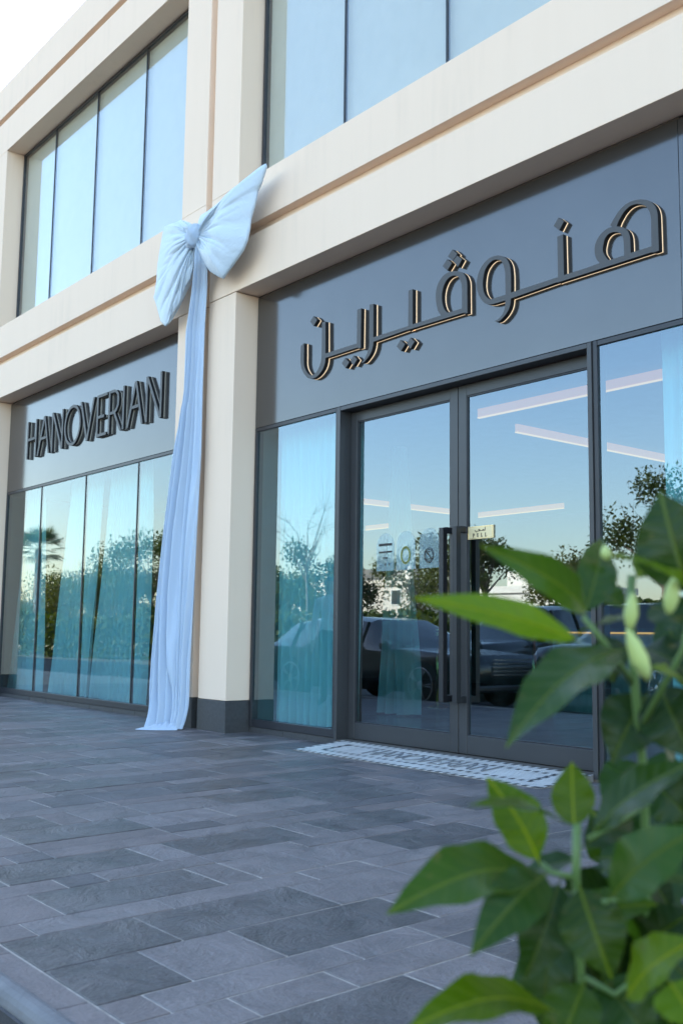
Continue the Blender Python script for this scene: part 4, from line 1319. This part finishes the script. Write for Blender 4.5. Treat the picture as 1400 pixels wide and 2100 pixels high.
# ------------------------------------------------------------------ parked cars
def car_paint(name, col):
    mt = simple(name, col, .25, metal=.3, var=.02)
    P = mt.node_tree.nodes['Principled BSDF']
    P.inputs['Coat Weight'].default_value = 0.6
    P.inputs['Coat Roughness'].default_value = .03
    return mt
M['rubber'] = simple('tyre_rubber', (0.015, 0.015, 0.015), .8)
M['rim'] = simple('silver_rim', (0.30, 0.31, 0.33), .25, metal=.9)
M['lamp'] = simple('headlamp_lens', (0.35, 0.37, 0.4), .1, metal=.2)
M['redlamp'] = simple('tail_lamp', (0.35, 0.01, 0.01), .2)
def car(loc, rz, label, paint, suv=True):
    t = empty('parked_car', loc, label, 'car', 'cars parked along the kerb', rz)
    Lh = 2.45
    hood, belt, roof = (1.02, 1.06, 1.72) if suv else (.88, .92, 1.42)
    # stations from nose (+x) to tail: x, half width, bottom, belt, top, top half width
    ST = [(Lh, .62, .42, .62, .66, .55), (Lh - .06, .80, .34, .74, .84, .70), (Lh - .25, .90, .26, .82, hood - .06, .78), (1.55, .94, .24, .86, hood, .80), (.95, .95, .24, .90, belt, .82),
          (.55, .95, .24, belt - .06, belt + .20, .76), (.05, .95, .24, belt - .04, roof - .05, .66), (-.5, .95, .24, belt - .04, roof, .64), (-1.2, .95, .24, belt - .03, roof - .02, .64),
          (-1.75, .95, .24, belt - .02, roof - .10, .64), (-2.15, .93, .28, belt - .02, belt + .22 if suv else belt + .08, .72), (-2.36, .88, .34, .88, .95, .74), (-2.45, .76, .42, .72, .80, .66)]
    vs, fb, fg = [], [], []
    for x, w, zb, zm, zt, wt in ST:
        ring = [(w * .86, zb), (w * .985, zb + .10), (w, (zb + zm) / 2), (w * .975, zm), (wt + (w * .975 - wt) * .10, zm + (zt - zm) * .90), (wt * .82, zt)]
        vs += [(x, a, b) for a, b in ring] + [(x, -a, b) for a, b in ring[::-1]]
    k = 12
    for i in range(len(ST) - 1):
        for j in range(k):
            q = (i * k + j, i * k + (j + 1) % k, (i + 1) * k + (j + 1) % k, (i + 1) * k + j)
            side = j in (3, 7)
            wind = j in (4, 5, 6) and i in (4, 5) or (j in (4, 5, 6) and i in (9,))
            (fg if (side and 4 <= i <= 9) or wind else fb).append(q[::-1])
    fb += [tuple(range(k)), tuple((len(ST) - 1) * k + q for q in range(k - 1, -1, -1))]
    mobj('body', vs, fb, paint, t, smooth=True)
    mobj('windows', vs, fg, M['car_glass'], t, smooth=True)
    # pillars and door seams
    for s in (-1, 1):
        for px in (.02, -.72, -1.5):
            MB().tube([(px, s * .935, belt - .04), (px - .03, s * .70, roof - .10)], [.025, .025], 5).build('pillar', paint, t)
        MB().tube([(.75, s * .96, belt + .02), (.78, s * 1.08, belt + .04)], [.07, .085], 8).build('mirror', paint, t, True)
        h = MB().box(-.10, .06, -.16, .16, -.07, .07).build('headlight', M['lamp'], t, bevel=.03)
        h.location = (Lh - .16, s * .62, hood - .24); h.rotation_euler = (0, .1, -s * .35)
        h = MB().box(-.05, .05, -.16, .16, -.09, .09).build('tail_light', M['redlamp'], t, bevel=.03)
        h.location = (-2.37, s * .66, .82)
    MB().box(Lh - .05, Lh + .012, -.46, .46, .50, hood - .20).build('grille', M['frame'], t, bevel=.03)
    for q in range(5):
        MB().box(Lh + .0125, Lh + .02, -.42, .42, .54 + q * .055, .56 + q * .055).build('grille_bar', M['rim'], t)
    MB().box(Lh - .12, Lh + .03, -.80, .80, .30, .40).build('bumper', M['frame'], t, bevel=.03)
    for wx in (1.48, -1.5):
        for s in (-1, 1):
            w = empty('wheel'); w.parent = t; w.location = (wx, s * .84, .37); w.rotation_euler = (-s * math.pi / 2, 0, 0)
            MB().lathe([(.27, -.11), (.35, -.11), (.37, -.06), (.37, .06), (.35, .12), (.27, .12)], 28).build('tyre', M['rubber'], w, True)
            rm = MB()
            rm.lathe([(.275, .05), (.275, .122), (.25, .128), (.24, .05)], 28)
            for q in range(5):
                a = 2 * math.pi * q / 5
                for da in (-.10, .10):
                    rm.tube([(.05 * math.cos(a), .05 * math.sin(a), .10), (.25 * math.cos(a + da), .25 * math.sin(a + da), .115)], [.022, .018], 5)
            rm.lathe([(.07, .05), (.07, .12), (.04, .13)], 14)
            rm.build('rim', M['rim'], w, True)
    return t
BLK = car_paint('black_car_paint', (0.004, 0.005, 0.007))
GRY = car_paint('dark_grey_car_paint', (0.014, 0.015, 0.018))
car((-12.9, -.10, ROAD), 0.0, 'black saloon car reflected with silver wheels low in the narrow window', BLK, False)
car((-10.3, -3.3, ROAD), rad(80), 'black off-road car with barred grille reflected in the right door', BLK, True)
car((-13.4, -3.7, ROAD), rad(86), 'dark grey car reflected behind the door handles', GRY, True)

# ------------------------------------------------------------------ a passer-by, out of frame, caught in the narrow window's reflection
def person(loc, rz, label):
    J_ = {'pel': (0, 0, .95), 'wai': (0, .01, 1.10), 'che': (0, .0, 1.32), 'nec': (0, .01, 1.47), 'nk2': (0, -.005, 1.53), 'hd1': (0, -.02, 1.60), 'hd2': (0, -.015, 1.68), 'hd3': (0, .0, 1.73)}
    R_ = {'pel': (.155, .11), 'wai': (.135, .10), 'che': (.165, .115), 'nec': (.075, .06), 'nk2': (.055, .055), 'hd1': (.065, .085), 'hd2': (.078, .098), 'hd3': (.05, .065)}
    E_ = [('pel', 'wai'), ('wai', 'che'), ('che', 'nec'), ('nec', 'nk2'), ('nk2', 'hd1'), ('hd1', 'hd2'), ('hd2', 'hd3')]
    for s, q in ((-1, 'l'), (1, 'r')):
        fw = -.05 if s < 0 else .06
        J_.update({'hip' + q: (s * .095, 0, .90), 'kne' + q: (s * .10, -.02 + fw, .50), 'ank' + q: (s * .105, .02 + fw, .09), 'toe' + q: (s * .12, -.15 + fw, .03),
                   'sho' + q: (s * .185, .01, 1.41), 'elb' + q: (s * .245, .03, 1.12), 'wri' + q: (s * .235, -.05, .88), 'han' + q: (s * .23, -.07, .80)})
        R_.update({'hip' + q: (.088, .092), 'kne' + q: (.058, .06), 'ank' + q: (.042, .045), 'toe' + q: (.042, .03), 'sho' + q: (.06, .065), 'elb' + q: (.042, .042), 'wri' + q: (.028, .03), 'han' + q: (.035, .022)})
        E_ += [('pel', 'hip' + q), ('hip' + q, 'kne' + q), ('kne' + q, 'ank' + q), ('ank' + q, 'toe' + q), ('che', 'sho' + q), ('sho' + q, 'elb' + q), ('elb' + q, 'wri' + q), ('wri' + q, 'han' + q)]
        for k, (dx, ln) in enumerate(((-.020, .075), (-.007, .085), (.006, .08), (.018, .065))):
            a, b = 'f%d' % k + q, 'g%d' % k + q
            J_[a] = (s * .23, -.075 + dx, .78); J_[b] = (s * .225, -.085 + dx, .78 - ln)
            R_[a] = (.010, .010); R_[b] = (.008, .008)
            E_ += [('han' + q, a), (a, b)]
        J_['th' + q] = (s * .215, -.115, .775); R_['th' + q] = (.010, .010); E_.append(('han' + q, 'th' + q))
    names = list(J_)
    me = bpy.data.meshes.new('person')
    me.from_pydata([J_[n_] for n_ in names], [(names.index(a), names.index(b)) for a, b in E_], [])
    tmp = bpy.data.objects.new('tmp', me); COL.objects.link(tmp)
    bm_ = bmesh.new(); bm_.from_mesh(me); bm_.verts.layers.skin.verify(); bm_.to_mesh(me); bm_.free()
    for i, n_ in enumerate(names):
        me.skin_vertices[0].data[i].radius = R_[n_]
        me.skin_vertices[0].data[i].use_root = n_ == 'pel'
    sk_ = tmp.modifiers.new('skin', 'SKIN'); sk_.use_smooth_shade = True
    sb_ = tmp.modifiers.new('sub', 'SUBSURF'); sb_.levels = 2; sb_.render_levels = 2
    dg = bpy.context.evaluated_depsgraph_get()
    m2 = bpy.data.meshes.new_from_object(tmp.evaluated_get(dg))
    bpy.data.objects.remove(tmp)
    m2.materials.clear()
    for mm in (simple('skin_tone', (0.42, 0.26, 0.18), .55), simple('white_shirt', (0.72, 0.73, 0.75), .8), simple('dark_trousers', (0.02, 0.022, 0.03), .8), simple('dark_hair', (0.012, 0.010, 0.009), .6)): m2.materials.append(mm)
    for p in m2.polygons:
        c_ = p.center
        if c_.z < .06: k = 3
        elif abs(c_.x) > .19 and c_.z < .87: k = 0
        elif c_.z < 1.0 and abs(c_.x) < .2: k = 2
        elif c_.z < 1.485: k = 1
        elif c_.z > 1.66 or (c_.y > .02 and c_.z > 1.56): k = 3
        else: k = 0
        p.material_index = k
        p.use_smooth = True
    t = empty('person', loc, label, 'person', rz=rz)
    o = bpy.data.objects.new('body', m2); COL.objects.link(o); o.parent = t
    fc = MB()
    for s in (-1, 1): fc.lathe([(.002, -.009), (.010, -.004), (.010, .004), (.002, .009)], 8, (s * .03, -.112, 1.645))
    fc.build('eyes', M['ink'], t)
    MB().tube([(0, -.10, 1.655), (0, -.128, 1.615), (0, -.105, 1.605)], [.008, .014, .010], 7).build('nose', m2.materials[0], t, True)
    MB().box(-.022, .022, -.106, -.098, 1.572, 1.580).build('mouth', simple('lip', (0.3, 0.1, 0.09), .5), t)
    for s in (-1, 1): MB().lathe([(.004, -.025), (.016, -.012), (.018, .010), (.006, .026)], 8, (s * .083, -.01, 1.64)).build('ear', m2.materials[0], t, True)
    return t
person((-11.0, 2.7, 0.0), rad(150), 'person in white shirt and dark trousers reflected in the narrow window')

# ------------------------------------------------------------------ leafy shrub close to the camera
LEAVES = [([-0.6026,0.777,0.9453],[-0.631,0.5908,0.9829],0.0348,0.3,0.1,0.25,2,0.0),([-0.6291,0.8193,0.9715],[-0.6316,0.6777,1.0267],0.0394,0.3,0.25,0.3,1,-0.1),([-0.6448,0.8321,0.9704],[-0.672,0.9106,1.0553],0.0435,0.2,0.1,0.2,3,0.3),([-0.5635,0.8972,0.9879],[-0.5887,0.878,1.0939],0.0776,0.15,0.12,0.2,3,-0.2),([-0.5517,0.8787,0.994],[-0.5509,0.7461,1.0234],0.0385,0.7,0.1,0.3,2,0),([-0.6277,0.894,1.0088],[-0.6315,0.9618,1.0483],0.0386,0.4,0.1,0.3,2,0.2),([-0.6064,0.8534,0.94],[-0.6324,0.7093,0.8549],0.0689,0.35,0.25,0.25,3,0.35),([-0.6458,0.9414,0.8937],[-0.6589,0.8902,0.8255],0.0655,0.3,0.2,0.3,0,0),([-0.6267,0.9309,0.9048],[-0.5882,0.9286,0.8301],0.0693,0.3,0.2,0.3,0,0.3),([-0.5311,0.8415,0.902],[-0.5337,0.786,0.9243],0.0328,0.6,0.1,0.3,2,0),([-0.6644,0.936,0.9701],[-0.7338,0.9334,0.954],0.0346,0.6,0.1,0.3,1,0.2),([-0.6204,0.9077,0.9842],[-0.5633,0.9037,0.955],0.0473,0.6,0.15,0.3,0,0.2),([-0.6604,0.9468,0.9391],[-0.598,0.9484,0.9156],0.0523,0.5,0.2,0.3,0,0),([-0.6547,0.9142,0.9798],[-0.6997,0.9165,1.0121],0.031,0.5,0.1,0.3,1,0),([-0.6945,0.9338,0.9543],[-0.6799,0.9296,0.9025],0.0455,0.2,0.1,0.3,0,0.2),([-0.6785,0.8041,0.7293],[-0.7176,0.7722,0.8121],0.0543,0.35,0.18,0.25,2,0.2),([-0.6358,0.801,0.7706],[-0.6614,0.683,0.8046],0.0291,0.8,0.12,0.3,1,0),([-0.6548,0.8271,0.7627],[-0.6726,0.8411,0.8263],0.0442,0.1,0.05,0.2,2,0.1),([-0.6344,0.8209,0.7596],[-0.5478,0.8649,0.8383],0.0519,0.6,0.15,0.3,3,0),([-0.6853,0.8746,0.7361],[-0.6791,0.9581,0.7577],0.0386,0.5,0.1,0.3,0,0.2),([-0.6622,0.7932,0.7245],[-0.6956,0.6267,0.7103],0.0722,0.45,0.25,0.2,1,0.15),([-0.6471,0.7786,0.7314],[-0.6425,0.6649,0.6857],0.0519,0.4,0.22,0.3,3,-0.2),([-0.5957,0.7976,0.7126],[-0.521,0.8274,0.7891],0.0563,0.5,0.2,0.3,3,0.2),([-0.6782,0.8851,0.7263],[-0.5862,0.92,0.7194],0.0578,0.5,0.2,0.3,0,0.1),([-0.6372,0.8089,0.7204],[-0.6016,0.8035,0.6425],0.0608,0.3,0.15,0.25,1,0.1),([-0.7003,0.8616,0.7061],[-0.7087,0.8212,0.6118],0.0557,0.3,0.15,0.3,0,-0.2),([-0.7392,0.9008,0.6686],[-0.7263,0.8596,0.5476],0.0606,0.25,0.15,0.3,0,0.2),([-0.6442,0.7902,0.6041],[-0.6671,0.6127,0.6319],0.058,0.6,0.2,0.25,2,0.1),([-0.6472,0.8305,0.6257],[-0.6473,0.7933,0.5683],0.0593,0.3,0.1,0.3,1,0.2),([-0.6061,0.8346,0.6182],[-0.5323,0.8327,0.6873],0.0569,0.5,0.15,0.3,2,0),([-0.6788,0.9528,0.6187],[-0.6185,0.969,0.6732],0.0655,0.4,0.15,0.3,0,0.2),([-0.692,0.9638,0.6436],[-0.6303,0.9841,0.6007],0.0719,0.4,0.15,0.3,0,0),([-0.664,0.8752,0.6175],[-0.6141,0.8825,0.5665],0.0717,0.3,0.15,0.3,0,0.1),([-0.7188,0.9171,0.7155],[-0.7772,0.882,0.6893],0.0313,0.5,0.1,0.3,0,0.1),([-0.7405,0.935,0.6479],[-0.6869,0.9661,0.6644],0.0455,0.5,0.1,0.3,1,0.1),([-0.7628,0.9456,0.6155],[-0.7955,0.8854,0.552],0.0463,0.4,0.15,0.3,0,0.1),([-0.6657,0.9668,0.7993],[-0.628,0.9884,0.762],0.0614,0.4,0.15,0.3,0,0.2),([-0.6827,0.9743,0.8176],[-0.7003,0.928,0.778],0.0455,0.5,0.1,0.3,0,0.1),([-0.6724,0.979,0.8599],[-0.6279,0.9986,0.8777],0.0512,0.4,0.1,0.3,0,0.1),([-0.6948,0.974,0.5712],[-0.724,0.9116,0.5417],0.0503,0.5,0.1,0.3,1,0.1),([-0.5486,0.819,0.6531],[-0.5122,0.8051,0.6261],0.0496,0.4,0.1,0.3,2,0.1),([-0.7623,0.9659,0.5965],[-0.7322,1.0163,0.5268],0.0589,0.3,0.1,0.3,0,0.1),([-0.8175,1.1617,0.6264],[-0.8123,1.1923,0.5113],0.0643,0.22,0.08,0.3,0,0.43),([-0.8501,1.2099,0.5622],[-0.9105,1.154,0.5047],0.0721,0.42,0.24,0.3,0,-0.35),([-0.7997,1.0452,0.6655],[-0.7334,1.0886,0.7098],0.0597,0.19,0.09,0.3,0,-0.43),([-0.7172,1.091,0.8252],[-0.733,1.0574,0.7151],0.0589,0.23,0.22,0.3,0,0.22),([-0.829,1.226,0.6185],[-0.849,1.1615,0.7345],0.0807,0.58,0.18,0.3,0,-0.01),([-0.7518,0.9633,0.6157],[-0.7109,0.9622,0.6752],0.0536,0.19,0.09,0.3,0,0.15),([-0.7725,0.9947,0.6064],[-0.6776,1.0369,0.6511],0.0539,0.49,0.16,0.3,0,-0.19),([-0.7551,1.0901,0.5625],[-0.7816,0.9981,0.5914],0.0505,0.19,0.14,0.3,3,0.24),([-0.8516,1.1691,0.4916],[-0.8883,1.0822,0.4404],0.0781,0.4,0.21,0.3,0,-0.11),([-0.7411,1.1399,0.5405],[-0.7985,1.1763,0.4288],0.0495,0.4,0.17,0.3,3,-0.18),([-0.7659,1.0828,0.5609],[-0.7616,1.155,0.6611],0.0641,0.45,0.16,0.3,1,-0.11),([-0.7118,1.0709,0.653],[-0.758,1.0153,0.6322],0.0609,0.58,0.09,0.3,0,-0.33),([-0.791,1.0938,0.6839],[-0.7951,1.1294,0.5901],0.0676,0.4,0.22,0.3,0,-0.25),([-0.7145,0.8727,0.6569],[-0.6342,0.9301,0.6875],0.0474,0.3,0.1,0.3,1,-0.32),([-0.8577,1.1969,0.6517],[-0.9579,1.1867,0.5501],0.0571,0.32,0.2,0.3,0,0.14),([-0.7032,0.9597,0.6689],[-0.7275,0.9851,0.5597],0.0468,0.4,0.13,0.3,0,-0.34),([-0.7728,0.9935,0.5693],[-0.736,1.0626,0.5766],0.0663,0.28,0.09,0.3,1,-0.46),([-0.814,1.047,0.5421],[-0.7848,1.014,0.4965],0.055,0.33,0.23,0.3,0,-0.33),([-0.8605,1.1712,0.4979],[-0.8697,1.1254,0.4203],0.0674,0.51,0.18,0.3,0,0.38),([-0.8219,1.0802,0.5214],[-0.7863,1.1007,0.6156],0.0693,0.27,0.13,0.3,0,-0.21),([-0.7821,1.0531,0.6058],[-0.8277,1.0552,0.5285],0.0622,0.42,0.19,0.3,0,0.21),([-0.8544,1.1785,0.5695],[-0.8285,1.2917,0.6169],0.0625,0.57,0.24,0.3,0,-0.49),([-0.8485,1.1803,0.6589],[-0.8768,1.1404,0.7219],0.0771,0.2,0.25,0.3,1,-0.21),([-0.8527,1.2068,0.6627],[-0.8284,1.3018,0.737],0.0804,0.48,0.25,0.3,3,-0.29),([-0.7371,1.1286,0.5307],[-0.7781,0.9998,0.5608],0.0527,0.31,0.19,0.3,0,0.25),([-0.7498,1.103,0.499],[-0.7146,1.0376,0.6227],0.0557,0.51,0.16,0.3,0,-0.15),([-0.6765,1.0238,0.7833],[-0.6509,0.967,0.8493],0.0593,0.47,0.16,0.3,0,0.43),([-0.6764,1.0008,0.607],[-0.7293,1.0181,0.5068],0.0483,0.44,0.13,0.3,0,0.01),([-0.8306,1.2029,0.5743],[-0.9093,1.1899,0.557],0.0662,0.1,0.22,0.3,0,-0.44),([-0.8086,1.1373,0.5884],[-0.8355,1.1122,0.6416],0.0613,0.35,0.24,0.3,0,-0.07),([-0.8154,1.1833,0.6459],[-0.8984,1.1656,0.6016],0.0746,0.49,0.23,0.3,3,-0.41),([-0.7066,0.9341,0.6793],[-0.6634,0.9789,0.629],0.0595,0.2,0.2,0.3,1,-0.48),([-0.9015,1.1599,0.4987],[-0.8939,1.2129,0.5787],0.0719,0.54,0.15,0.3,1,-0.0),([-0.9096,1.1559,0.4807],[-0.8844,1.2354,0.505],0.073,0.37,0.11,0.3,0,-0.13),([-0.7319,0.9967,0.7148],[-0.6895,1.0415,0.6433],0.0507,0.44,0.23,0.3,0,-0.13),([-0.7154,1.1367,0.6689],[-0.7729,1.0475,0.6388],0.054,0.4,0.22,0.3,3,-0.13),([-0.7475,1.1573,0.805],[-0.7904,1.1712,0.6904],0.0508,0.13,0.2,0.3,0,-0.17),([-0.7953,1.1214,0.4926],[-0.757,1.1373,0.4276],0.055,0.5,0.18,0.3,3,-0.27),([-0.7429,1.1132,0.985],[-0.7068,1.1205,0.8896],0.0529,0.55,0.14,0.3,0,0.27),([-0.7933,1.1663,0.6497],[-0.7814,1.2575,0.7021],0.065,0.24,0.08,0.3,0,0.33),([-0.7363,0.9466,0.5591],[-0.677,0.989,0.5649],0.0473,0.11,0.22,0.3,0,-0.18),([-0.7984,1.1382,0.63],[-0.7733,1.2022,0.5647],0.0544,0.19,0.2,0.3,0,-0.25),([-0.8716,1.2124,0.4765],[-0.8813,1.2963,0.3555],0.0789,0.14,0.2,0.3,0,0.4),([-0.8925,1.125,0.5477],[-0.9241,1.1463,0.6051],0.0793,0.58,0.1,0.3,0,-0.14),([-0.881,1.0681,0.5871],[-0.8446,1.0731,0.5195],0.0514,0.56,0.11,0.3,0,0.15),([-0.7119,1.0676,0.623],[-0.7689,1.0117,0.5576],0.0676,0.42,0.23,0.3,0,-0.16),([-0.7236,1.0315,0.5951],[-0.7156,1.0458,0.689],0.0625,0.37,0.21,0.3,3,0.4),([-0.9059,1.1322,0.6163],[-0.8593,1.1411,0.534],0.0794,0.19,0.22,0.3,0,-0.08),([-0.7722,0.9924,0.6503],[-0.7016,1.0209,0.6533],0.0617,0.6,0.24,0.3,3,0.16),([-0.6981,0.9694,0.6702],[-0.7745,0.9523,0.6636],0.0627,0.15,0.19,0.3,0,-0.33),([-0.6947,0.977,0.711],[-0.6951,1.0515,0.7816],0.0514,0.25,0.21,0.3,0,-0.35),([-0.8452,1.1319,0.5887],[-0.8661,1.0725,0.647],0.0533,0.43,0.19,0.3,0,-0.4)]
STEMS = [([[-0.7034,0.8999,0.4839],[-0.6762,0.8602,0.6173],[-0.658,0.8317,0.7179],[-0.653,0.828,0.7698]],0.0042),([[-0.6909,0.9994,0.4626],[-0.6681,0.9602,0.6494],[-0.6446,0.9277,0.8048],[-0.6365,0.9028,0.9049],[-0.6273,0.8842,0.9788],[-0.6229,0.8832,1.0131]],0.0045),([[-0.6574,0.8324,0.7179],[-0.6658,0.8047,0.7246],[-0.6777,0.8047,0.7316]],0.0025),([[-0.6592,0.8329,0.7038],[-0.6099,0.813,0.7075],[-0.5836,0.8437,0.717]],0.0025),([[-0.6381,0.9009,0.9049],[-0.6209,0.8345,0.9444],[-0.6322,0.8158,0.97]],0.0028),([[-0.6375,0.9109,0.8555],[-0.5735,0.8939,0.9406],[-0.5608,0.8979,1.002]],0.0028),([[-0.6762,0.8602,0.6173],[-0.6436,0.8707,0.6054],[-0.6271,0.8875,0.6245]],0.003),([[-0.6461,0.9306,0.7798],[-0.6423,0.8738,0.7666],[-0.6473,0.8377,0.7558]],0.0025)]
BUDS = [([-0.5927,0.8347,0.9586],[-0.5877,0.8343,0.9933],0.007),([-0.5681,0.8624,0.973],[-0.5614,0.8636,1.01],0.0075),([-0.5737,0.8351,0.9112],[-0.5819,0.8158,0.9593],0.0085),([-0.6494,0.8794,1.029],[-0.6503,0.8753,1.0449],0.006)]

GREENS = [leaf_mat('leaf_deep_green', (0.007, 0.024, 0.002), (0.016, 0.045, 0.003), .15), leaf_mat('leaf_green', (0.020, 0.050, 0.001), (0.038, 0.082, 0.003), .24),
          leaf_mat('leaf_bright_green', (0.050, 0.100, 0.001), (0.084, 0.145, 0.003), .36), leaf_mat('leaf_glossy_green', (0.016, 0.044, 0.005), (0.030, 0.068, 0.008), .22, rough=.26)]
M['stem'] = simple('green_stem', (0.09, 0.16, 0.04), .5)
M['bud'] = simple('pale_bud', (0.42, 0.50, 0.16), .5, var=.1)
soil = box('planting_bed', -1.3, 1.2, .25, 1.06, ROAD, -.06, simple('dark_soil', (0.05, 0.035, 0.025), .95, var=.3, scale=30, bump=.6, bscale=50))
tag(soil, kind='structure')
shrub = empty('leafy_shrub', (-.62, .82, -.06), 'glossy green shrub with buds, out of focus in the right foreground', 'shrub')
shrub_inv = Matrix.Translation((.62, -.82, .06))
def put(o):
    o.parent = shrub
    o.matrix_parent_inverse = shrub_inv
    return o
CAMP = Vector((0, 0, .95))
def leaf(bp, tp, w, facing, droop, fold, tone, roll, idx):
    B_, T_ = Vector(bp), Vector(tp)
    ax = T_ - B_
    L = ax.length
    ax.normalize()
    tc = (CAMP - (B_ + T_) / 2).normalized()
    nrm = (tc * (1 - facing) + Vector((0, 0, 1)) * facing)
    nrm = (nrm - ax * nrm.dot(ax)).normalized()
    nrm = Matrix.Rotation(roll, 3, ax) @ nrm
    sd = ax.cross(nrm).normalized()
    nl, nw = 16, 9
    vs, uv, fs = [], [], []
    pet = .07
    for i in range(nl):
        t = i / (nl - 1)
        if t < pet: wd = .03
        else:
            q = (t - pet) / (1 - pet)
            wd = (math.sin(math.pi * q ** .85)) ** .8 * (1 - .25 * q ** 3) if 0 < q < 1 else .012
            if q > .86: wd *= .75 + .25 * (1 - (q - .86) / .14)
        for j in range(nw):
            a = (j / (nw - 1) - .5) * 2
            x = a * wd * w / 2
            lift = abs(a) * wd * w / 2 * fold * (1.0 - .3 * abs(a))
            wave = .05 * w * math.sin(t * 21 + idx + (0 if a > 0 else 1.9)) * abs(a) ** 2 * wd
            pill = -.03 * w * abs(math.sin(t * 26)) * (1 - abs(a)) * abs(a) * 3 * wd
            arch = math.sin(math.pi * t) * droop * L * .55 - droop * L * .25 * t * t
            tw = .28 * math.sin(idx * 1.7) * (t - .3)
            p = B_ + ax * (L * t) + sd * (x * math.cos(tw)) + nrm * (arch + lift + wave + pill + x * math.sin(tw)) + sd * (.05 * L * math.sin(idx * 2.3) * t * t)
            vs.append(tuple(p))
            uv.append((t, a * wd))
    for i in range(nl - 1):
        for j in range(nw - 1):
            k = i * nw + j
            fs.append((k, k + 1, k + nw + 1, k + nw))
    return put(mobj('leaf', vs, fs, GREENS[tone], None, smooth=True, uvs=uv))
for k, lf in enumerate(LEAVES): leaf(*lf, k)
# stems run down into the bed
for k, (pts, r_) in enumerate(STEMS):
    P_ = [tuple(p) for p in pts]
    if k < 2:
        P_ = [(-.62 + .05 * k, .80 + .04 * k, -.07)] + P_
    put(MB().tube(P_, [r_ * (1.3 if q == 0 else 1) for q in range(len(P_))], 8).build('stem', M['stem'], None, True))
for a, b, r_ in BUDS:
    A_, B_ = Vector(a), Vector(b)
    put(MB().tube([tuple(A_.lerp(B_, t)) for t in (0, .15, .4, .7, .9, 1)], [r_ * .25, r_ * .7, r_, r_ * .8, r_ * .4, r_ * .1], 12).build('bud', M['bud'], None, True))
